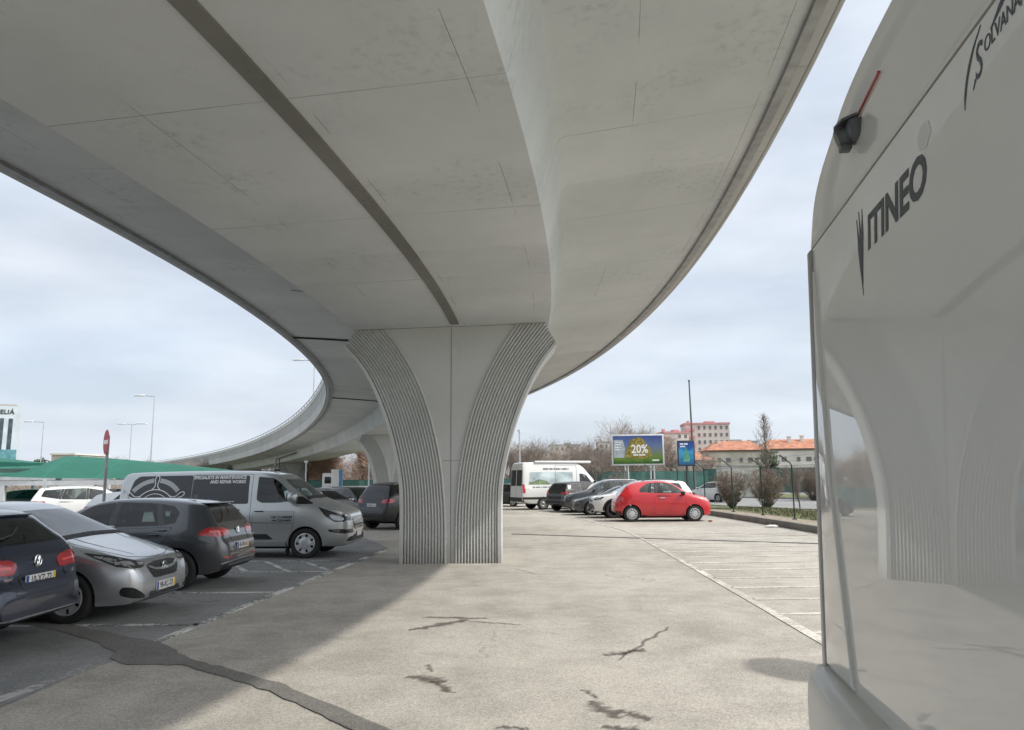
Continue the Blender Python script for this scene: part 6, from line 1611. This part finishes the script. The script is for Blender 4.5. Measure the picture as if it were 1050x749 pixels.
TM['poplar'] = poplar_mesh(4); TM['shrub'] = shrub_mesh(5, 95, 6, .50); TM['shrub2'] = shrub_mesh(6, 95, 6, .54)
M_shrub = mat('shrub_twig', (.22, .17, .135), .9, var=.3, vscale=2)
tree('shrub', 10.75, 38.4, 1.8, 'bare brown roadside shrub nearest the red car, left one of the pair', 'bare shrubs on the verge', cat='shrub', name='bare_shrub', m=M_shrub, z=.12, sxy=1.05)
tree('shrub2', 12.35, 38.0, 1.85, 'wider bare brown shrub right of its twin, behind the fence posts', 'bare shrubs on the verge', cat='shrub', name='bare_shrub', m=M_shrub, z=.12, sxy=1.15)
tree('shrub', 20.3, 52.5, 2.3, 'dark bare shrub beside the motorhome edge on the far side of the road', 'bare shrubs on the verge', cat='shrub', name='bare_shrub', m=M_shrub, sxy=1.1)
tree('c', 14.2, 38.6, 2.4, 'thin young tree on the verge, just left of the motorhome', 'trees across the road', m=M_twig, z=.12)
tree('poplar', 26.2, 80, 8.2, 'tall slender bare poplar in front of the orange roofs', 'trees across the road', name='bare_poplar', sxy=1.5)
def leafy(x, y, z, H, W, seed, label, n=1500, name='evergreen_tree', group='trees across the road', leaf=.22):
    rr = random.Random(seed); o = empty(name, (x, y, z), 0, label, 'tree', group)
    mb = MB(); mb.cyl((0, 0, 0), (0, 0, H * .55), .12, .05, 8); mb.build('trunk', M_bark, o, smooth=40)
    cl = [(Vector((rr.gauss(0, .28) * W, rr.gauss(0, .28) * W, H * rr.uniform(.25, .92))), W * rr.uniform(.14, .30)) for _ in range(26)]
    mb = MB()
    for i in range(n):
        c, r_ = rr.choice(cl); d = Vector((rr.gauss(0, 1), rr.gauss(0, 1), rr.gauss(0, 1))).normalized() * r_ * rr.uniform(.5, 1.05); p = c + d; p.z = max(p.z, .15)
        u = Vector((rr.gauss(0, 1), rr.gauss(0, 1), rr.gauss(0, 1))).normalized(); v = u.orthogonal().normalized(); s = leaf * rr.uniform(.5, 1.1)
        mb.face([p - u * s, p + v * s * .5, p + u * s, p - v * s * .5])
    mb.build('crown', M_leaf, o, recalc=False); return o
leafy(27.3, 82, 0, 4.6, 2.4, 31, 'small dark evergreen at the foot of the bare poplar')
leafy(-74.5, 118, 0, 6.0, 1.7, 32, 'dark evergreen between the hotel tower and the left lamp post', group='evergreens beyond the canopies', n=1200, leaf=.22)
rr = random.Random(21)
# winter trees behind the right-hand cars
k = 0
for i in range(16):
    x = -1.0 + i * 1.55 + rr.uniform(-.5, .5); y = rr.uniform(84, 104)
    H = rr.uniform(4.8, 7.6) * (y / 92)
    if 8 < x < 18 and H > 7: H = 6.6
    tree(rr.choice('abc'), x, y, H, 'bare winter tree in the row behind the camper van and billboard', 'winter trees behind the right bays', sxy=1.25)
tree('a', 11.4, 78, 8.4, 'tallest bare tree, its crown showing above the billboard', 'winter trees behind the right bays', sxy=1.1)
tree('b', 8.2, 76, 6.4, 'broad bare tree with dense twigs just left of the billboard', 'winter trees behind the right bays', sxy=1.4)
tree('b', 5.9, 80, 6.0, 'rounded bare tree directly behind the camper van bonnet', 'winter trees behind the right bays', sxy=1.5)
for i in range(20):                                                   # reddish trees seen beneath the far span
    x = -29 + i * 1.32 + rr.uniform(-.4, .4); y = rr.uniform(88, 108)
    tree(rr.choice('abc'), x, y, rr.uniform(5.6, 8.0) * (y / 98), 'reddish bare tree in the row seen beneath the far span', 'reddish trees beneath the far span', m=M_twig2, sxy=1.35)
for i in range(9):
    tree(rr.choice('abc'), -66 + i * 5.2, 122 + rr.uniform(-4, 6), rr.uniform(5, 6.5), 'bare tree in the row far behind the green canopies', 'bare trees far behind the canopies', sxy=1.3)
def scrub(name, boxes, m, n, seed, leaf):
    rr = random.Random(seed); V, Fc = [], []
    for x0, x1, y0, y1, h in boxes:
        for i in range(n):
            x, y = rr.uniform(x0, x1), rr.uniform(y0, y1); hh = h * (.55 + .45 * sin(x * .9 + y) * sin(x * .31 + 2)) ; z = rr.random() ** 1.2 * hh
            d = Vector((rr.gauss(0, .5), rr.gauss(0, .5), rr.uniform(.3, 1))).normalized() * rr.uniform(.4, 1.0) * leaf; w = d.orthogonal().normalized() * .022; i0 = len(V)
            p = Vector((x, y, z)); V += [tuple(p - w), tuple(p + w), tuple(p + d)]; Fc.append((i0, i0 + 1, i0 + 2))
    me = bpy.data.meshes.new(name); me.from_pydata(V, [], Fc); return tag(link(name, me, m), 'bare scrub and undergrowth massed behind the fences', 'scrub', kind='stuff')
scrub('scrub', [(-30, -2, 100, 112, 4.6)], M_twig2, 26000, 41, 1.0)
scrub('scrub', [(-3, 27, 98, 112, 5.0)], M_twig, 26000, 42, 1.0)
scrub('scrub', [(-70, -32, 66, 76, 3.0)], M_twig, 20000, 43, 1.0)

# ================================================================== FAR FENCES, SCREENS, BUILDINGS
M_screen = mat('green_screen', (.06, .15, .135), .8, var=.25, vscale=.8)
def screen(name, a, b, h, label, z0=.1, m=None, cat='fence'):
    a, b = Vector((a[0], a[1], 0)), Vector((b[0], b[1], 0)); c = (a + b) / 2; d = b - a; L = d.length; o = empty(name, c, atan2(d.y, d.x), label, cat)
    mb = MB(); n = int(L / .5); top = []; P = []
    rr = random.Random(int(L * 7)); pts = [(-L / 2 + L * i / n, .04 * sin(i * 1.7) + rr.uniform(-.03, .03)) for i in range(n + 1)]
    for (x0, y0), (x1, y1) in zip(pts, pts[1:]): mb.face([(x0, y0, z0), (x1, y1, z0), (x1, y1, h + rr.uniform(-.04, .02)), (x0, y0, h + rr.uniform(-.04, .02))])
    mb.build('netting', m or M_screen, o)
    mb = MB()
    for i in range(int(L / 3) + 1): mb.cyl((-L / 2 + 3 * i, .08, 0), (-L / 2 + 3 * i, .08, h + .12), .04, n=6)
    mb.cyl((-L / 2, .08, h), (L / 2, .08, h), .03, n=5); mb.build('post_row', M_fence, o, smooth=40); return o
screen('screened_fence', (20.5, 84), (50, 68), 2.6, 'long fence hung with teal green netting across the road at the right')
screen('screened_fence', (1.5, 76), (19.5, 78), 2.35, 'teal netted fence behind the billboard legs and parked cars')
screen('mesh_fence', (-26, 82), (1, 80), 1.75, 'low green mesh fence below the reddish trees under the far span')
sk = empty('site_cabin', (18.6, 64.5, 0), radians(-6), 'small pale flat-roofed cabin behind the front shrub by the road', 'cabin')
mb = MB(); mb.box((0, 0, 1.32), (3.0, 3.0, 2.55), bevel=.03); mb.build('wall', mat('cabin_white', (.56, .55, .51), .7, var=.12), sk)
mb = MB(); mb.box((0, 0, 2.64), (3.2, 3.2, .10)); mb.build('roof', mat('roof_grey', (.34, .33, .31), .8, var=.2), sk)
mb = MB(); mb.box((.5, -1.51, 1.05), (.85, .04, 1.95)); mb.build('door', mat('cabin_door', (.44, .44, .42), .6, var=.08), sk)
M_cream = mat('cream_render', (.50, .47, .40), .9, var=.16, vscale=.5)
M_pinkwall = mat('pale_render', (.60, .53, .50), .9, var=.10, vscale=.3)
M_pink = mat('pink_render', (.56, .27, .28), .9, var=.12, vscale=.5)
M_tile = mat('roof_tile', (.38, .17, .105), .85, var=.35, vscale=1.2)
M_win = mat('far_window', (.16, .15, .15), .2, var=.3, vscale=1)
M_shut = mat('shutter', (.34, .31, .29), .6, var=.15)
M_wht = mat('white_render', (.62, .60, .56), .9, var=.12, vscale=.4)
WIN = {}
def win(parent, x, y, z, w, h, m=None):
    key = (round(w, 2), round(h, 2))
    if key not in WIN:
        mb = MB(); mb.box((0, 0, 0), (w, .10, h)); o = mb.build('window', m or M_win, parent); WIN[key] = o.data
    else: o = link('window', WIN[key], None, parent)
    o.location = (x, y, z); return o
def house(x, y, w, d, h, rh, rz, label, rows, cols, roofm=M_tile, wallm=M_cream, chims=(), name='house'):
    o = empty(name, (x, y, 0), rz, label, 'building'); mb = MB(); mb.box((0, 0, h / 2), (w, d, h)); mb.build('wall', wallm, o)
    e = .45; mb = MB(); r_ = d * .26
    A = [(-w / 2 - e, -d / 2 - e, h), (w / 2 + e, -d / 2 - e, h), (w / 2 + e, d / 2 + e, h), (-w / 2 - e, d / 2 + e, h)]; B = [(-w / 2 + r_, 0, h + rh), (w / 2 - r_, 0, h + rh)]
    mb.face([A[0], A[1], B[1], B[0]]); mb.face([A[2], A[3], B[0], B[1]]); mb.face([A[1], A[2], B[1]]); mb.face([A[3], A[0], B[0]]); mb.face(A[::-1]); rf = mb.build('roof', roofm, o)
    mb = MB(); mb.box((0, -d / 2 - .06, h - .18), (w + .2, .12, .3)); mb.build('eaves', mat('eaves_brown', (.22, .19, .16), .8, var=.1), o)
    for cx, cy, ch in chims:
        mb = MB(); mb.box((cx, cy, h + rh * .6 + ch * .35), (.55, .5, ch * .7)); mb.box((cx, cy, h + rh * .6 + ch * .7), (.7, .65, .12)); mb.build('chimney', M_wht, rf)
    for r in range(rows):
        for c in range(cols):
            if (c * 7 + r * 3) % 5 == 4: continue
            win(o, -w / 2 + (c + .5 + .12 * ((c * 5 + r) % 3 - 1)) * w / cols, -d / 2 - .03, 1.5 + r * (h - .8) / rows + .35, w / cols * (.62 if (c + r) % 3 == 0 else .42), .75 if r else .95)
    return o
house(36.9, 130, 9.6, 8, 6.2, 1.7, radians(-3), 'long cream two-storey house with an orange tiled roof behind the bare poplar', 2, 8, chims=((-2.5, -1, 1.3), (3.2, 1, 1.2)))
house(49.3, 134, 13.6, 9, 6.5, 1.8, radians(-6), 'second cream house with orange roof, cut by the motorhome edge', 2, 10, chims=((-1.5, -1.5, 1.6), (.8, -1, 1.8), (3.5, 1, 1.0)), wallm=M_wht)
house(29.6, 128, 4.6, 6, 4.6, 1.3, radians(4), 'small low house with an orange roof left of the long cream house', 1, 3)
def block(x, y, w, d, h, floors, cols, rz, label, wallm, bandm, name='apartment_block', balc=True):
    o = empty(name, (x, y, 0), rz, label, 'building'); mb = MB(); mb.box((0, 0, h / 2), (w, d, h)); mb.build('wall', wallm, o)
    mb = MB(); mb.box((0, 0, h + .35), (w + .5, d + .5, .7)); mb.box((w * .1, 0, h + 1.05), (w * .22, d * .4, .9)); mb.box((-w * .38, 0, h + 1.2), (1.0, 1.2, 1.4)); mb.build('parapet', bandm, o)
    fh = h / floors
    if balc:
        for f in range(floors):
            mb = MB(); mb.box((-w * .39, -d / 2 - .5, f * fh + .75), (w * .20, 1.0, 1.1)); mb.build('balcony', bandm, o)
    c0 = 2 if balc else 0
    for f in range(floors):
        for c in range(c0, cols): win(o, -w / 2 + (c + .5) * w / cols, -d / 2 - .03, f * fh + fh * .55, w / cols * .42, fh * .48)
    return o
block(74.5, 300, 17, 12, 22.3, 8, 8, radians(-4), 'pink and white apartment block, tallest on the skyline beyond the houses', M_pinkwall, M_pink)
block(60.0, 292, 9.5, 10, 18.6, 7, 4, radians(6), 'lower pink apartment wing left of the tall pink block', M_pinkwall, M_pink)
block(93, 330, 20, 14, 16.5, 5, 8, radians(-5), 'low grey and white block between the pink flats and the poplar', M_wht, mat('roof_grey', (.34, .33, .31)), balc=False)
for i, (x, w, h, lab) in enumerate(((9, 16, 14.0, 'pale far block left of the billboard tree'), (22, 14, 17.0, 'cream far block behind the bare trees, centre of the gap'), (33, 15, 14.5, 'white far block just left of the billboard'), (47, 15, 19.0, 'distant pale block right of the billboard'))):
    block(x, 350 + i * 8, w, 12, h, 5, 6, 0, lab, M_wht if i % 2 else M_cream, mat('roof_grey', (.34, .33, .31)), balc=False)
# hotel tower on the left with its lettering
ht = empty('hotel_tower', (-278, 400, 0), radians(30), 'white hotel tower with dark rooftop lettering at the far left edge', 'building')
mb = MB(); mb.box((0, 0, 21.25), (20, 16, 42.5)); mb.build('wall', mat('tower_white', (.50, .555, .60), .8, var=.1, vscale=.3), ht)
mb = MB(); mb.box((0, 0, 43.1), (16, 12, 1.2)); mb.build('roof_terrace', mat('roof_grey', (.34, .33, .31)), ht)
for x in (-6, -1.5, 2.2, 6.2):
    mb = MB(); mb.box((x, -8.05, 27), (1.9, .2, 18)); mb.build('window_strip', mat('tower_glass', (.05, .075, .09), .2, var=.4, vscale=.4), ht)
mb = MB(); mb.box((-1, -9.2, 12), (22, 2.4, 15)); mb.build('glass_podium', mat('teal_glass', (.10, .26, .29), .15, var=.3, vscale=.5), ht)
text_obj('lettering', 'MELIÁ', frame((3.0, -8.2, 39.4), (1, 0, 0), (0, 0, 1)), M_vinyl, ht, size=3.2, extrude=.1, offset=.05, spacing=1.05)
# pale slab hall behind canopies
hl = empty('warehouse', (-87, 150, 0), 0, 'pale flat warehouse roof showing above the green canopies', 'building')
mb = MB(); mb.box((0, 0, 3.55), (4.4, 12, 7.1)); mb.build('wall', M_cream, hl); mb = MB(); mb.box((0, 0, 7.25), (4.8, 12.6, .3)); mb.build('roof', M_wht, hl)
# signs and a lorry in the gap beneath the far span
tp = empty('totem_sign', (-14.95, 62, 0), radians(6), 'white and blue totem sign standing in the gap beyond the silver van', 'sign')
mb = MB(); mb.box((0, 0, 1.35), (.62, .2, 2.5), bevel=.02); mb.build('panel', mat('sign_white', (.75, .75, .72)), tp); mb = MB(); mb.box((.45, 0, 1.45), (.28, .16, 2.3), bevel=.02); mb.build('side_panel', mat('sign_blue', (.10, .28, .48), .5, var=.1), tp)
lr = empty('lorry', (-15.7, 70, 0), pi, 'small white lorry parked behind the white totem sign', 'lorry')
mb = MB(); mb.box((1.4, 0, 1.45), (1.5, 2.0, 1.9), bevel=.14); mb.box((-1.1, 0, .95), (3.2, 1.9, .5), bevel=.04); mb.build('body', P_white, lr, smooth=40)
mb = MB(); mb.box((2.12, 0, 1.75), (.08, 1.7, .7), bevel=.02); mb.box((1.5, -1.0, 1.75), (.8, .06, .6), bevel=.02); mb.box((1.5, 1.0, 1.75), (.8, .06, .6), bevel=.02); mb.build('window', M_glass, lr, smooth=40)
for x in (1.4, -1.6):
    for sg in (-1, 1):
        mb = MB(); mb.lathe([(.2, -.12), (.4, -.12), (.42, 0), (.4, .12), (.2, .12), (.2, -.12)], 20, 'Y', center=(x, sg * .88, .42)); mb.build('wheel', M_tyre, lr, smooth=40)
for x, y, H, lab in ((-16.8, 60, 3.1, 'slim white post in front of the reddish trees, left of the totem sign'), (-12.2, 62, 3.5, 'slim lamp post in front of the reddish trees, right of the totem sign'), (.15, 57, 5.2, 'slim pale post right beside the near pier, left of the camper van')):
    o = empty('lamp_post', (x, y, 0), 0, lab, 'lamp post', 'slim posts beyond the lane'); mb = MB(); mb.cyl((0, 0, 0), (0, 0, H), .07, .05, n=8); mb.build('pole', M_lampgrey, o, smooth=40)
    mb = MB(); mb.cyl((0, 0, H), (0, 0, H + .18), .11, .16, n=10); mb.build('lamp_head', M_lamphead, o, smooth=40)
# litter by the kerb
lt = MB(); lt.prism([(7.2, 28.9, .012), (7.32, 28.95, .012), (7.3, 29.05, .03), (7.18, 29.0, .02)], (0, 0, .05)); tag(lt.build('litter', mat('litter_brown', (.16, .07, .04), .8, var=.2)), 'scrap of brown litter on the asphalt by the red car front wheel', 'litter')
lt = MB(); lt.prism([(8.25, 25.6, .012), (8.45, 25.52, .03), (8.7, 25.65, .012), (8.62, 25.72, .05), (8.6, 25.9, .02), (8.42, 25.8, .05), (8.3, 25.85, .015)], (0, .0, .03)); tag(lt.build('litter', mat('litter_white', (.6, .6, .58), .7, var=.2)), 'crumpled white litter lying against the kerb', 'litter')
